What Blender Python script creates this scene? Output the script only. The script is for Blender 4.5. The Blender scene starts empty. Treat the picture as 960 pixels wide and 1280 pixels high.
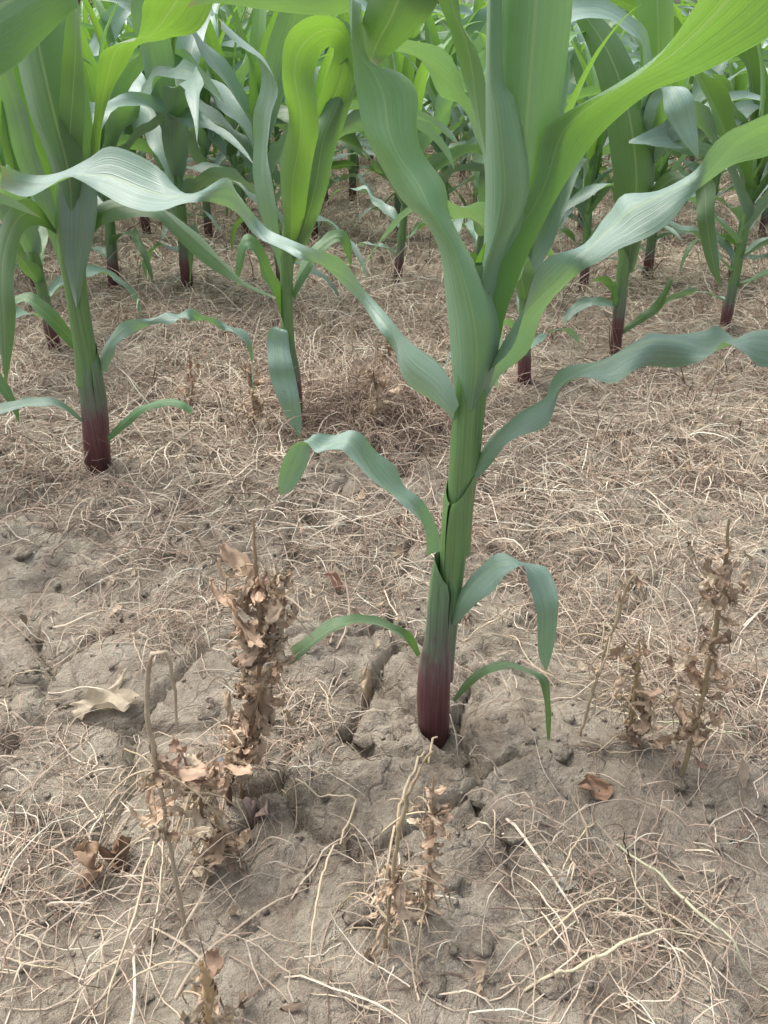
import bpy, math, random
import numpy as np
from mathutils import Vector, Matrix

random.seed(7)
rng = np.random.default_rng(11)
SC = bpy.context.scene
COL = SC.collection
R = math.radians

# ------------------------------------------------------------------ camera, sky, sun, exposure
FPX, HZ, CAMH = 1000.0, 45.0, 0.65          # focal length (photo px), horizon row (photo px), camera height (m)
PITCH = math.atan((640 - HZ) / FPX)
cam = bpy.data.cameras.new('camera')
cam.sensor_fit = 'VERTICAL'
cam.sensor_height = 24.0
cam.lens = 24.0 * FPX / 1280.0
cam.clip_start, cam.clip_end = 0.02, 900
camo = bpy.data.objects.new('camera', cam)
camo.location = (0, 0, CAMH)
camo.rotation_euler = (math.pi / 2 - PITCH, 0, 0)
COL.objects.link(camo)
SC.camera = camo

SUN_EL, SUN_AZ = R(62), R(-52)               # high sun behind thin cloud, ahead and to the left
w = bpy.data.worlds.new('World'); SC.world = w; w.use_nodes = True
nt = w.node_tree; nt.nodes.clear()
sky = nt.nodes.new('ShaderNodeTexSky'); sky.sky_type = 'NISHITA'; sky.sun_disc = False
sky.sun_elevation = SUN_EL; sky.sun_rotation = SUN_AZ
sky.air_density = 1.0; sky.dust_density = 6.0; sky.ozone_density = 1.0
hs = nt.nodes.new('ShaderNodeHueSaturation'); hs.inputs['Saturation'].default_value = 0.5
bg = nt.nodes.new('ShaderNodeBackground'); bg.inputs['Strength'].default_value = 0.13
wo = nt.nodes.new('ShaderNodeOutputWorld')
nt.links.new(sky.outputs[0], hs.inputs['Color']); nt.links.new(hs.outputs[0], bg.inputs[0]); nt.links.new(bg.outputs[0], wo.inputs[0])

sl = bpy.data.lights.new('sun', 'SUN'); sl.energy = 1.2; sl.angle = R(40); sl.color = (1, 0.96, 0.90)
so = bpy.data.objects.new('sun', sl); COL.objects.link(so)
sd = Vector((math.sin(SUN_AZ) * math.cos(SUN_EL), math.cos(SUN_AZ) * math.cos(SUN_EL), math.sin(SUN_EL)))
so.rotation_euler = sd.to_track_quat('Z', 'Y').to_euler()
so.location = (0, 0, 30)

SC.view_settings.view_transform = 'Standard'; SC.view_settings.look = 'None'
SC.view_settings.exposure = 1.15; SC.view_settings.gamma = 1.0
SC.view_settings.use_curve_mapping = False
SC.render.engine = 'CYCLES'
cy = SC.cycles
cy.max_bounces = 7; cy.diffuse_bounces = 3; cy.glossy_bounces = 2; cy.transmission_bounces = 4; cy.transparent_max_bounces = 4
cy.use_denoising = True
cy.caustics_reflective = cy.caustics_refractive = False

# ------------------------------------------------------------------ pixel rays
CP, SP = math.cos(PITCH), math.sin(PITCH)
def ray(px, py):
    u, v = (px - 480) / FPX, (py - 640) / FPX
    return np.array([u, CP - SP * v, -SP - CP * v])
def at(px, py, Y):
    d = ray(px, py); t = Y / d[1]
    return np.array([d[0] * t, Y, CAMH + d[2] * t])
def gnd(px, py):
    d = ray(px, py); t = -CAMH / d[2]
    return np.array([d[0] * t, d[1] * t])

# ------------------------------------------------------------------ numpy noise
def h2(ix, iy, s=0):
    n = (ix.astype(np.int64) * 374761393 + iy.astype(np.int64) * 668265263 + s * 982451653) & 0x7fffffff
    n = ((n ^ (n >> 13)) * 1274126177) & 0x7fffffff
    n = n ^ (n >> 16)
    return (n & 0xffffff) / float(0xffffff)
def vn(x, y, s=0):
    ix, iy = np.floor(x), np.floor(y); fx, fy = x - ix, y - iy
    fx, fy = fx * fx * (3 - 2 * fx), fy * fy * (3 - 2 * fy)
    a, b, c, d = h2(ix, iy, s), h2(ix + 1, iy, s), h2(ix, iy + 1, s), h2(ix + 1, iy + 1, s)
    return (a + (b - a) * fx) * (1 - fy) + (c + (d - c) * fx) * fy
def fbm(x, y, s=0, o=4):
    r, a, t = 0, 1, 0
    for k in range(o):
        r = r + a * vn(x * 2 ** k + 17.3 * k, y * 2 ** k - 9.1 * k, s + k); t += a; a *= 0.5
    return r / t
def worley(x, y, s=0):
    ix, iy = np.floor(x), np.floor(y)
    f1 = np.full(x.shape, 9.0); f2 = np.full(x.shape, 9.0)
    for dx in (-1, 0, 1):
        for dy in (-1, 0, 1):
            cx, cy_ = ix + dx, iy + dy
            d = np.hypot(cx + h2(cx, cy_, s) - x, cy_ + h2(cx, cy_, s + 5) - y)
            f2 = np.where(d < f1, f1, np.minimum(f2, d)); f1 = np.minimum(f1, d)
    return f1, f2
def gz(x, y):
    x = np.asarray(x, float); y = np.asarray(y, float)
    wx, wy = x + 0.03 * (vn(x * 14, y * 14, 40) - .5), y + 0.03 * (vn(x * 14, y * 14, 41) - .5)
    z = 0.030 * (fbm(x * 2.2, y * 2.2, 1, 3) - .5)
    z = z + 0.034 * (fbm(x * 8, y * 8, 2, 3) - .5)
    rough = np.clip((fbm(x * 4, y * 4, 3, 2) - .38) * 4, 0, 1)
    rd = 1 - np.abs(2 * fbm(wx * 22, wy * 22, 4, 4) - 1)
    z = z + 0.026 * (rd - .6) * (0.3 + rough)
    z = z + 0.010 * (fbm(x * 80, y * 80, 5, 3) - .5) * (0.35 + rough)
    f1, f2 = worley(wx * 7.5, wy * 7.5, 6)
    cm = np.clip((vn(x * 3.1, y * 3.1, 8) - .35) * 5, 0, 1)
    cr_ = np.clip(1 - (f2 - f1) / 0.085, 0, 1) * cm
    z = z - 0.030 * cr_ ** 1.2
    z = z + 0.008 * np.clip(1 - f1 * 1.3, 0, 1) * cm
    # low earthed-up mound round the nearest stalk
    z = z + 0.022 * np.exp(-((x - 0.10) ** 2 / 0.02 + (y - 0.52) ** 2 / 0.012))
    far = np.clip((np.hypot(x, y) - 12) / 40, 0, 1)
    return z * (1 - far)
def gz1(x, y):
    return float(gz(np.array([x]), np.array([y]))[0])

# ------------------------------------------------------------------ object helpers
def mesh_obj(name, verts, faces, mats, parent=None, smooth=True, uv=None, tint=None, colr=None):
    me = bpy.data.meshes.new(name)
    verts = np.asarray(verts, np.float32)
    if isinstance(faces, np.ndarray):
        n, k = faces.shape
        me.vertices.add(len(verts)); me.vertices.foreach_set('co', verts.ravel())
        me.loops.add(n * k); me.loops.foreach_set('vertex_index', faces.astype(np.int32).ravel())
        me.polygons.add(n); me.polygons.foreach_set('loop_start', np.arange(0, n * k, k, dtype=np.int32))
        me.update(calc_edges=True)
    else:
        me.from_pydata([tuple(v) for v in verts], [], faces)
    if smooth:
        me.polygons.foreach_set('use_smooth', np.ones(len(me.polygons), bool))
    if uv is not None:
        l = me.uv_layers.new(name='UVMap')
        li = np.zeros(len(me.loops), np.int32); me.loops.foreach_get('vertex_index', li)
        l.data.foreach_set('uv', np.asarray(uv, np.float32)[li].ravel())
    if tint is not None:
        a = me.attributes.new('tint', 'FLOAT', 'POINT'); a.data.foreach_set('value', np.asarray(tint, np.float32))
    if colr is not None:
        a = me.attributes.new('col', 'FLOAT_COLOR', 'POINT')
        c = np.ones((len(verts), 4), np.float32); c[:, :3] = colr
        a.data.foreach_set('color', c.ravel())
    me.materials.append(mats)
    o = bpy.data.objects.new(name, me); COL.objects.link(o)
    if parent is not None: o.parent = parent
    return o
def tag(o, label=None, cat=None, group=None, kind=None):
    if label: o['label'] = label
    if cat: o['category'] = cat
    if group: o['group'] = group
    if kind: o['kind'] = kind
    return o
def empty(name, loc, label=None, cat=None, group=None):
    o = bpy.data.objects.new(name, None); o.empty_display_size = 0.05
    o.location = loc; COL.objects.link(o)
    return tag(o, label, cat, group)
def copy_tree(o, parent=None):
    c = o.copy(); COL.objects.link(c); c.parent = parent
    for ch in o.children: copy_tree(ch, c)
    return c
def grid_faces(n, m):
    i = np.arange(n - 1)[:, None] * m + np.arange(m - 1)[None, :]
    i = i.ravel()
    return np.stack([i, i + 1, i + m + 1, i + m], 1)
def cr(pts, n):
    """Catmull-Rom through pts, resampled to n points evenly by arc length."""
    p = np.asarray(pts, float)
    if p.ndim == 1: p = p[:, None]
    if len(p) == 1: return np.repeat(p, n, 0)
    q = np.vstack([2 * p[0] - p[1], p, 2 * p[-1] - p[-2]])
    out = []
    for i in range(len(p) - 1):
        a, b, c, d = q[i:i + 4]
        t = np.linspace(0, 1, 16, endpoint=False)[:, None]
        out.append(0.5 * (2 * b + (c - a) * t + (2 * a - 5 * b + 4 * c - d) * t ** 2 + (3 * b - a - 3 * c + d) * t ** 3))
    out = np.vstack(out + [p[-1:]])
    s = np.r_[0, np.cumsum(np.linalg.norm(np.diff(out, axis=0), axis=1))]
    u = np.linspace(0, s[-1], n)
    return np.stack([np.interp(u, s, out[:, k]) for k in range(out.shape[1])], 1)
def lin(vals, n):
    v = np.atleast_1d(np.asarray(vals, float))
    if len(v) == 1: return np.full(n, v[0])
    x = np.linspace(0, 1, len(v)); t = np.linspace(0, 1, n)
    i = np.clip(np.searchsorted(x, t, 'right') - 1, 0, len(v) - 2)
    f = (t - x[i]) / (x[i + 1] - x[i]); f = f * f * (3 - 2 * f)
    return v[i] * (1 - f) + v[i + 1] * f

# ------------------------------------------------------------------ materials
def new_mat(name):
    m = bpy.data.materials.new(name); m.use_nodes = True
    t = m.node_tree; t.nodes.clear()
    o = t.nodes.new('ShaderNodeOutputMaterial')
    return m, t, o
def N(t, kind, **kw):
    n = t.nodes.new('ShaderNode' + kind)
    for k, v in kw.items(): setattr(n, k, v)
    return n
def ramp(t, stops, src=None):
    n = N(t, 'ValToRGB'); e = n.color_ramp.elements
    while len(e) < len(stops): e.new(0.5)
    for k, (p, c) in enumerate(stops):
        e[k].position = p; e[k].color = (*c, 1) if len(c) == 3 else c
    if src is not None: t.links.new(src, n.inputs[0])
    return n
def math_n(t, op, a, b=None, clamp=False):
    n = N(t, 'Math', operation=op); n.use_clamp = clamp
    for i, v in enumerate((a, b)):
        if v is None: continue
        if isinstance(v, (int, float)): n.inputs[i].default_value = v
        else: t.links.new(v, n.inputs[i])
    return n.outputs[0]
def mix_c(t, f, a, b, mode='MIX'):
    n = N(t, 'Mix', data_type='RGBA', blend_type=mode)
    for s, v in ((n.inputs[0], f), (n.inputs[6], a), (n.inputs[7], b)):
        if isinstance(v, (int, float)): s.default_value = v
        elif isinstance(v, tuple): s.default_value = (*v, 1)
        else: t.links.new(v, s)
    return n.outputs[2]
def noise(t, vec, scale, detail=3, rough=.55):
    n = N(t, 'TexNoise'); n.inputs['Scale'].default_value = scale
    n.inputs['Detail'].default_value = detail; n.inputs['Roughness'].default_value = rough
    if vec is not None: t.links.new(vec, n.inputs['Vector'])
    return n.outputs['Fac']

def leaf_material(name, dark, light, trans, tmix=0.36, rough=0.42):
    m, t, o = new_mat(name)
    uv = N(t, 'UVMap'); uv.uv_map = 'UVMap'
    sx = N(t, 'SeparateXYZ'); t.links.new(uv.outputs[0], sx.inputs[0])
    geo = N(t, 'TexCoord')
    obi = N(t, 'ObjectInfo')
    mp = N(t, 'Mapping'); mp.inputs['Scale'].default_value = (44, 1.0, 1); t.links.new(uv.outputs[0], mp.inputs[0])
    st = ramp(t, [(.36, (0, 0, 0)), (.64, (1, 1, 1))], noise(t, mp.outputs[0], 1.0, 4, .62)).outputs[0]
    bl = noise(t, geo.outputs['Object'], 26, 4, .6)
    base = mix_c(t, st, dark, light)
    base = mix_c(t, math_n(t, 'MULTIPLY', bl, .35), base, tuple(min(1, c * 1.7) for c in light))
    # midrib
    d = math_n(t, 'ABSOLUTE', math_n(t, 'SUBTRACT', sx.outputs[0], .5))
    rib = math_n(t, 'SUBTRACT', 1.0, math_n(t, 'DIVIDE', d, .030), clamp=True)
    rib = math_n(t, 'MULTIPLY', rib, .75)
    base = mix_c(t, rib, base, (.30, .42, .20))
    tipn = noise(t, geo.outputs['Object'], 60, 3)
    tipf = math_n(t, 'MULTIPLY', math_n(t, 'SUBTRACT', math_n(t, 'ADD', sx.outputs[1], math_n(t, 'MULTIPLY', tipn, .06)), 1.005), 40, clamp=True)
    base = mix_c(t, math_n(t, 'MULTIPLY', tipf, .8), base, (.34, .26, .13))
    spk = math_n(t, 'MULTIPLY', math_n(t, 'SUBTRACT', noise(t, geo.outputs['Object'], 190, 2), .70), 12, clamp=True)
    base = mix_c(t, math_n(t, 'MULTIPLY', spk, .35), base, (.36, .36, .22))
    # thin pale margin
    mg = math_n(t, 'MULTIPLY', math_n(t, 'SUBTRACT', d, .485), 60, clamp=True)
    base = mix_c(t, math_n(t, 'MULTIPLY', mg, .5), base, (.30, .40, .22))
    hv = N(t, 'HueSaturation'); t.links.new(base, hv.inputs['Color'])
    t.links.new(math_n(t, 'ADD', .485, math_n(t, 'MULTIPLY', obi.outputs['Random'], .03)), hv.inputs['Hue'])
    t.links.new(math_n(t, 'ADD', .82, math_n(t, 'MULTIPLY', obi.outputs['Random'], .4)), hv.inputs['Value'])
    p = N(t, 'BsdfPrincipled'); t.links.new(hv.outputs[0], p.inputs['Base Color'])
    t.links.new(math_n(t, 'ADD', rough - .08, math_n(t, 'MULTIPLY', bl, .18)), p.inputs['Roughness'])
    p.inputs['Specular IOR Level'].default_value = .75
    p.inputs['Sheen Weight'].default_value = .32; p.inputs['Sheen Roughness'].default_value = .45; p.inputs['Sheen Tint'].default_value = (.82, .95, 1, 1)
    bsum = math_n(t, 'ADD', st, math_n(t, 'MULTIPLY', bl, 1.2))
    bp = N(t, 'Bump'); bp.inputs['Strength'].default_value = .3; bp.inputs['Distance'].default_value = .0015
    t.links.new(bsum, bp.inputs['Height']); t.links.new(bp.outputs[0], p.inputs['Normal'])
    tr = N(t, 'BsdfTranslucent')
    tcol = mix_c(t, st, trans, tuple(c * .72 for c in trans))
    tcol = mix_c(t, math_n(t, 'MULTIPLY', rib, .8), tcol, (.30, .42, .12))
    t.links.new(tcol, tr.inputs[0]); t.links.new(bp.outputs[0], tr.inputs['Normal'])
    mx = N(t, 'MixShader'); mx.inputs[0].default_value = tmix
    t.links.new(p.outputs[0], mx.inputs[1]); t.links.new(tr.outputs[0], mx.inputs[2]); t.links.new(mx.outputs[0], o.inputs[0])
    return m
M_LEAF = leaf_material('maize_leaf', (.050, .120, .040), (.105, .200, .090), (.20, .42, .035), tmix=.30)
M_LEAFB = leaf_material('maize_leaf_bluish', (.100, .185, .135), (.255, .365, .325), (.22, .46, .06), tmix=.30, rough=.33)
M_LEAFP = leaf_material('maize_leaf_pale', (.105, .205, .085), (.190, .310, .180), (.24, .48, .06), tmix=.30, rough=.36)
M_LEAFY = leaf_material('maize_leaf_young', (.085, .190, .040), (.130, .260, .075), (.28, .54, .05), tmix=.36)

def stalk_material():
    m, t, o = new_mat('maize_stalk')
    a = N(t, 'Attribute'); a.attribute_name = 'tint'
    tc = N(t, 'TexCoord')
    mp = N(t, 'Mapping'); mp.inputs['Scale'].default_value = (420, 420, 7); t.links.new(tc.outputs['Object'], mp.inputs[0])
    st = noise(t, mp.outputs[0], 1.0, 3, .6)
    bl = noise(t, tc.outputs['Object'], 45, 3)
    f = math_n(t, 'ADD', a.outputs['Fac'], math_n(t, 'MULTIPLY', math_n(t, 'SUBTRACT', st, .5), .35))
    f = math_n(t, 'ADD', f, math_n(t, 'MULTIPLY', math_n(t, 'SUBTRACT', bl, .5), .25))
    c = ramp(t, [(0.0, (.050, .018, .018)), (.2, (.10, .032, .037)), (.40, (.135, .060, .064)), (.5, (.15, .10, .10)), (.58, (.135, .165, .12)), (.8, (.135, .225, .12)), (1, (.14, .255, .09))], f)
    vm = N(t, 'VectorMath', operation='SCALE'); t.links.new(c.outputs[0], vm.inputs[0]); t.links.new(math_n(t, 'ADD', .45, math_n(t, 'MULTIPLY', st, 1.1)), vm.inputs['Scale'])
    col = vm.outputs[0]
    p = N(t, 'BsdfPrincipled'); t.links.new(col, p.inputs['Base Color']); p.inputs['Roughness'].default_value = .42
    p.inputs['Subsurface Weight'].default_value = 0.0
    bp = N(t, 'Bump'); bp.inputs['Strength'].default_value = .35; bp.inputs['Distance'].default_value = .001
    t.links.new(st, bp.inputs['Height']); t.links.new(bp.outputs[0], p.inputs['Normal'])
    t.links.new(p.outputs[0], o.inputs[0]); return m
M_STALK = stalk_material()

def col_material(name, rough=.8, trans=.0, grain=300, gain=1.0):
    """colour from the per-piece attribute, broken up by grain."""
    m, t, o = new_mat(name)
    a = N(t, 'Attribute'); a.attribute_name = 'col'
    tc = N(t, 'TexCoord')
    n1 = noise(t, tc.outputs['Object'], grain, 3); n2 = noise(t, tc.outputs['Object'], grain * .12, 3)
    f = math_n(t, 'ADD', .55, math_n(t, 'ADD', math_n(t, 'MULTIPLY', n1, .45), math_n(t, 'MULTIPLY', n2, .45)))
    vm = N(t, 'VectorMath', operation='SCALE'); t.links.new(a.outputs['Color'], vm.inputs[0]); t.links.new(math_n(t, 'MULTIPLY', f, gain), vm.inputs['Scale'])
    p = N(t, 'BsdfPrincipled'); t.links.new(vm.outputs[0], p.inputs['Base Color']); p.inputs['Roughness'].default_value = rough
    p.inputs['Specular IOR Level'].default_value = .3
    bp = N(t, 'Bump'); bp.inputs['Strength'].default_value = .5; bp.inputs['Distance'].default_value = .0015
    t.links.new(n1, bp.inputs['Height']); t.links.new(bp.outputs[0], p.inputs['Normal'])
    if trans:
        tr = N(t, 'BsdfTranslucent'); t.links.new(vm.outputs[0], tr.inputs[0])
        mx = N(t, 'MixShader'); mx.inputs[0].default_value = trans
        t.links.new(p.outputs[0], mx.inputs[1]); t.links.new(tr.outputs[0], mx.inputs[2]); t.links.new(mx.outputs[0], o.inputs[0])
    else:
        t.links.new(p.outputs[0], o.inputs[0])
    return m
M_STRAW = col_material('dry_straw', .7, .15, 220)
M_DRYLEAF = col_material('withered_leaf', .8, .22, 160)

def soil_material():
    m, t, o = new_mat('soil')
    tc = N(t, 'TexCoord'); v = tc.outputs['Object']
    big = noise(t, v, 3.2, 4, .6); mid = noise(t, v, 17, 5, .62); fine = noise(t, v, 130, 5, .68); gr = noise(t, v, 520, 3, .6)
    c = ramp(t, [(.34, (.16, .128, .098)), (.45, (.305, .262, .206)), (.55, (.43, .382, .305)), (.70, (.56, .515, .425))],
             math_n(t, 'ADD', math_n(t, 'MULTIPLY', mid, .55), math_n(t, 'ADD', math_n(t, 'MULTIPLY', fine, .3), math_n(t, 'MULTIPLY', big, .15))))
    alg = math_n(t, 'MULTIPLY', math_n(t, 'SUBTRACT', noise(t, v, 7.3, 4, .65), .56), 5, clamp=True)
    col = mix_c(t, math_n(t, 'MULTIPLY', alg, .4), c.outputs[0], (.245, .262, .175))
    red = math_n(t, 'MULTIPLY', math_n(t, 'SUBTRACT', noise(t, v, 5.1, 3, .6), .60), 5, clamp=True)
    col = mix_c(t, math_n(t, 'MULTIPLY', red, .35), col, (.30, .19, .145))
    dmp = math_n(t, 'MULTIPLY', math_n(t, 'SUBTRACT', noise(t, v, 9.0, 5, .7), .53), 7, clamp=True)
    col = mix_c(t, math_n(t, 'MULTIPLY', dmp, .42), col, (.17, .135, .105))
    sp = math_n(t, 'MULTIPLY', math_n(t, 'SUBTRACT', gr, .62), 8, clamp=True)
    col = mix_c(t, math_n(t, 'MULTIPLY', sp, .55), col, (.12, .085, .06))
    p = N(t, 'BsdfPrincipled'); t.links.new(col, p.inputs['Base Color']); p.inputs['Roughness'].default_value = .93
    p.inputs['Specular IOR Level'].default_value = .2
    vo = N(t, 'TexVoronoi', feature='DISTANCE_TO_EDGE'); vo.inputs['Scale'].default_value = 24
    wn = N(t, 'TexNoise'); wn.inputs['Scale'].default_value = 30; t.links.new(v, wn.inputs['Vector'])
    wa = N(t, 'VectorMath', operation='MULTIPLY_ADD'); t.links.new(wn.outputs['Color'], wa.inputs[0]); wa.inputs[1].default_value = (.035, .035, .035); t.links.new(v, wa.inputs[2])
    t.links.new(wa.outputs[0], vo.inputs['Vector'])
    ck = math_n(t, 'MULTIPLY', vo.outputs['Distance'], 14, clamp=True)
    hsum = math_n(t, 'ADD', math_n(t, 'MULTIPLY', fine, 1.3), math_n(t, 'ADD', math_n(t, 'MULTIPLY', gr, .5), math_n(t, 'MULTIPLY', ck, math_n(t, 'MULTIPLY', big, 1.1))))
    bp = N(t, 'Bump'); bp.inputs['Strength'].default_value = 1.0; bp.inputs['Distance'].default_value = .006
    t.links.new(hsum, bp.inputs['Height']); t.links.new(bp.outputs[0], p.inputs['Normal'])
    t.links.new(p.outputs[0], o.inputs[0]); return m
M_SOIL = soil_material()

def plain_material(name, c, rough=.8, scale=4, var=.25):
    m, t, o = new_mat(name)
    tc = N(t, 'TexCoord'); n = noise(t, tc.outputs['Object'], scale, 5, .6)
    col = mix_c(t, n, tuple(x * (1 - var) for x in c), tuple(min(1, x * (1 + var)) for x in c))
    p = N(t, 'BsdfPrincipled'); t.links.new(col, p.inputs['Base Color']); p.inputs['Roughness'].default_value = rough
    t.links.new(p.outputs[0], o.inputs[0]); return m
M_WALL = plain_material('house_wall', (.52, .54, .56), .85, 3, .08)
M_ROOF = plain_material('house_roof', (.22, .20, .20), .8, 6)
M_GLASS = plain_material('window_glass', (.05, .06, .08), .15, 1, .1)
M_FRAME = plain_material('window_frame', (.70, .70, .70), .5, 8, .05)
M_BARK = plain_material('tree_bark', (.13, .11, .09), .9, 12)
M_TREE = leaf_material('tree_leaf', (.055, .095, .045), (.09, .14, .07), (.14, .25, .05), .3, .55)

# ------------------------------------------------------------------ ground: one sheet to the horizon
def build_ground():
    nx, ny = 720, 800
    u = np.linspace(-1, 1, nx); k = 7.6
    xs = 0.21 * np.sinh(u * k) * (200 / (0.21 * math.sinh(k)))
    v = np.linspace(-4.0, 7.2, ny)
    ys = 0.62 + 0.34 * np.sinh(v)
    X, Y = np.meshgrid(xs, ys)
    Z = gz(X.ravel(), Y.ravel())
    V = np.stack([X.ravel(), Y.ravel(), Z], 1)
    g = mesh_obj('ground', V, grid_faces(ny, nx), M_SOIL)
    tag(g, 'bare cracked crusty field soil', None, None, 'structure')
build_ground()

# ------------------------------------------------------------------ maize building blocks
def strip_obj(name, P, mat, parent, us=None):
    """P: (n, m, 3) world points of a blade; root offset removed when parented to an unrotated Empty."""
    n, m = P.shape[:2]
    if us is None: us = np.linspace(0, 1, m)
    uv = np.stack([np.tile(us, n), np.repeat(np.linspace(0, 1, n), m)], 1)
    V = P.reshape(-1, 3).copy()
    if parent is not None: V -= np.array(parent.location)
    return mesh_obj(name, V, grid_faces(n, m), mat, parent, True, uv)

def traced_leaf(parent, A, B, Y, da=0.0, db=0.0, fold=0.12, wave=0.0, mat=None, n=44, seed=0, rib=.025, name='leaf', roll=None):
    """A, B: the two margins in photo px; Y: forward distance of the midrib (m) along the leaf; da/db: how much
    farther or nearer each margin stands than the midrib (m); fold: keel depth relative to the width."""
    a, b = cr(A, n), cr(B, n)
    y, da_, db_, fo = lin(Y, n), lin(da, n), lin(db, n), lin(fold, n)
    rs = np.random.default_rng(seed + 100)
    PA = np.array([at(a[i, 0], a[i, 1], y[i] + da_[i]) for i in range(n)])
    PB = np.array([at(b[i, 0], b[i, 1], y[i] + db_[i]) for i in range(n)])
    mid = np.array([at((a[i, 0] + b[i, 0]) / 2, (a[i, 1] + b[i, 1]) / 2, y[i]) for i in range(n)])
    T = np.gradient(mid, axis=0); C = PB - PA
    Wd = np.linalg.norm(C, axis=1, keepdims=True)
    Nn = np.cross(T, C); Nn /= np.linalg.norm(Nn, axis=1, keepdims=True) + 1e-9
    for _ in range(3): Nn[1:-1] = (Nn[:-2] + Nn[1:-1] * 2 + Nn[2:]) / 4
    Nn /= np.linalg.norm(Nn, axis=1, keepdims=True) + 1e-9
    mid = mid + Nn * Wd * fo[:, None]
    s = np.linspace(-1, 1, 11)
    t = np.linspace(0, 1, n)[:, None]
    P = np.zeros((n, len(s), 3))
    ph = rs.uniform(0, 6.28, 4)
    for j, q in enumerate(s):
        wA, wB, wM = q * (q - 1) / 2, q * (q + 1) / 2, 1 - q * q
        base = PA * wA + PB * wB + mid * wM
        ridge = math.exp(-(q / .1) ** 2) * rib
        wv = wave * q * q * (np.sin(t * 21 + ph[0 if q < 0 else 1]) + .6 * np.sin(t * 37 + ph[2 if q < 0 else 3])) * np.sin(np.pi * np.clip(t * 1.02, 0, 1)) ** .5
        P[:, j] = base + Nn * Wd * (wv - ridge)
    return strip_obj(name, P, mat or M_LEAF, parent)

def traced_tube(parent, rows, mat, name='stalk', flat=.82, purple=None, n=40, m=26, ripple=.02, seed=0, slit=None):
    """rows: (x_left, x_right, y, Y). A lofted stalk, or with slit = (direction, opening) a sheath whose margins part
    towards the top; purple = (z0, z1) over which the base pigment gives way to green."""
    r = cr(np.array(rows, float), n)
    rs = np.random.default_rng(seed); ph = rs.uniform(0, 6.28, 3)
    V = np.zeros((n, m, 3))
    for i in range(n):
        c = at((r[i, 0] + r[i, 1]) / 2, r[i, 2], r[i, 3]); e = at(r[i, 1], r[i, 2], r[i, 3])
        rad = np.linalg.norm(e - c); f = i / (n - 1)
        for k in range(m):
            if slit:
                gap = slit[1] * f ** 1.5 - .35 * (1 - f)
                q = k / (m - 1); an = slit[0] + gap / 2 + (2 * math.pi - gap) * q
                sp = 1 + .05 * (q - .5)
                drop = -.030 * f ** 3 * (.5 + .5 * math.cos(an - slit[0])) ** 2
            else:
                an = 2 * math.pi * k / m; sp, drop = 1, 0
            q = sp * (1 + ripple * math.sin(3 * an + ph[0]) + ripple * .5 * math.sin(7 * an + ph[1] + f * 3))
            V[i, k] = c + np.array([math.cos(an) * rad * q, math.sin(an) * rad * flat * q, drop])
    V = V.reshape(-1, 3)
    zb = parent.location[2]
    tint = np.clip((V[:, 2] - zb - purple[0]) / (purple[1] - purple[0]), 0, 1)
    if slit: F = grid_faces(n, m)
    else: F = np.array([(i * m + k, i * m + (k + 1) % m, (i + 1) * m + (k + 1) % m, (i + 1) * m + k) for i in range(n - 1) for k in range(m)])
    V = V - np.array(parent.location)
    return mesh_obj(name, V, F, mat, parent, True, None, tint)

def maize_root(px, py, label, group=None, sink=.012):
    g = gnd(px, py)
    return empty('maize_plant', (g[0], g[1], gz1(g[0], g[1]) - sink), label, 'maize plant', group), g[1]

# ------------------------------------------------------------------ procedural maize plant (local coordinates, base at 0)
def blade(L, W, th0, droop, pw, az, z0, r0, twist, wave, seed, phi0=1.5, phi1=.35, n=26, m=9, tipfold=0.):
    rs = np.random.default_rng(seed)
    t = np.linspace(0, 1, n)
    th = th0 + droop * t ** pw + .12 * np.sin(t * 5 + rs.uniform(0, 6))
    ds = L / (n - 1)
    rr = r0 + np.r_[0, np.cumsum(np.sin(th[:-1]) * ds)]
    zz = z0 + np.r_[0, np.cumsum(np.cos(th[:-1]) * ds)]
    side = .06 * L * np.sin(t * 3 + rs.uniform(0, 6)) * t
    ca, sa = math.cos(az), math.sin(az)
    rad = np.array([ca, sa, 0]); crs = np.array([-sa, ca, 0])
    P0 = rr[:, None] * rad + side[:, None] * crs + zz[:, None] * np.array([0, 0, 1])
    T = np.sin(th)[:, None] * rad + np.cos(th)[:, None] * np.array([0, 0, 1])
    Nn = np.cross(T, crs); tw = twist * t ** 1.5 + .25 * np.sin(t * 6 + rs.uniform(0, 6)) * t
    C = crs * np.cos(tw)[:, None] + Nn * np.sin(tw)[:, None]
    Nn = np.cross(T, C)
    up = np.sign((Nn * np.array([0, 0, 1])).sum(1).mean() - 1e-6) or 1
    Wt = W * np.clip(1 - t, 0, 1) ** .62 * (.55 + .45 * np.clip(t / .28, 0, 1) ** .8)
    Wt[-1] = .0008
    phi = phi1 + (phi0 - phi1) * np.exp(-t / .12)
    P = np.zeros((n, m, 3)); ph = rs.uniform(0, 6.28, 4)
    for j, q in enumerate(np.linspace(-1, 1, m)):
        off = Wt / 2 * np.sin(q * phi) / phi
        lift = Wt / 2 * (1 - np.cos(q * phi)) / phi - Wt * .02 * math.exp(-(q / .12) ** 2)
        k = 0 if q < 0 else 1
        wv = wave * Wt * q * q * (np.sin(t * 17 + ph[k]) + .6 * np.sin(t * 31 + ph[k + 2])) * np.sin(np.pi * t) ** .5
        P[:, j] = P0 + C * off[:, None] + Nn * (lift * up + wv)[:, None]
    return P

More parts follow.
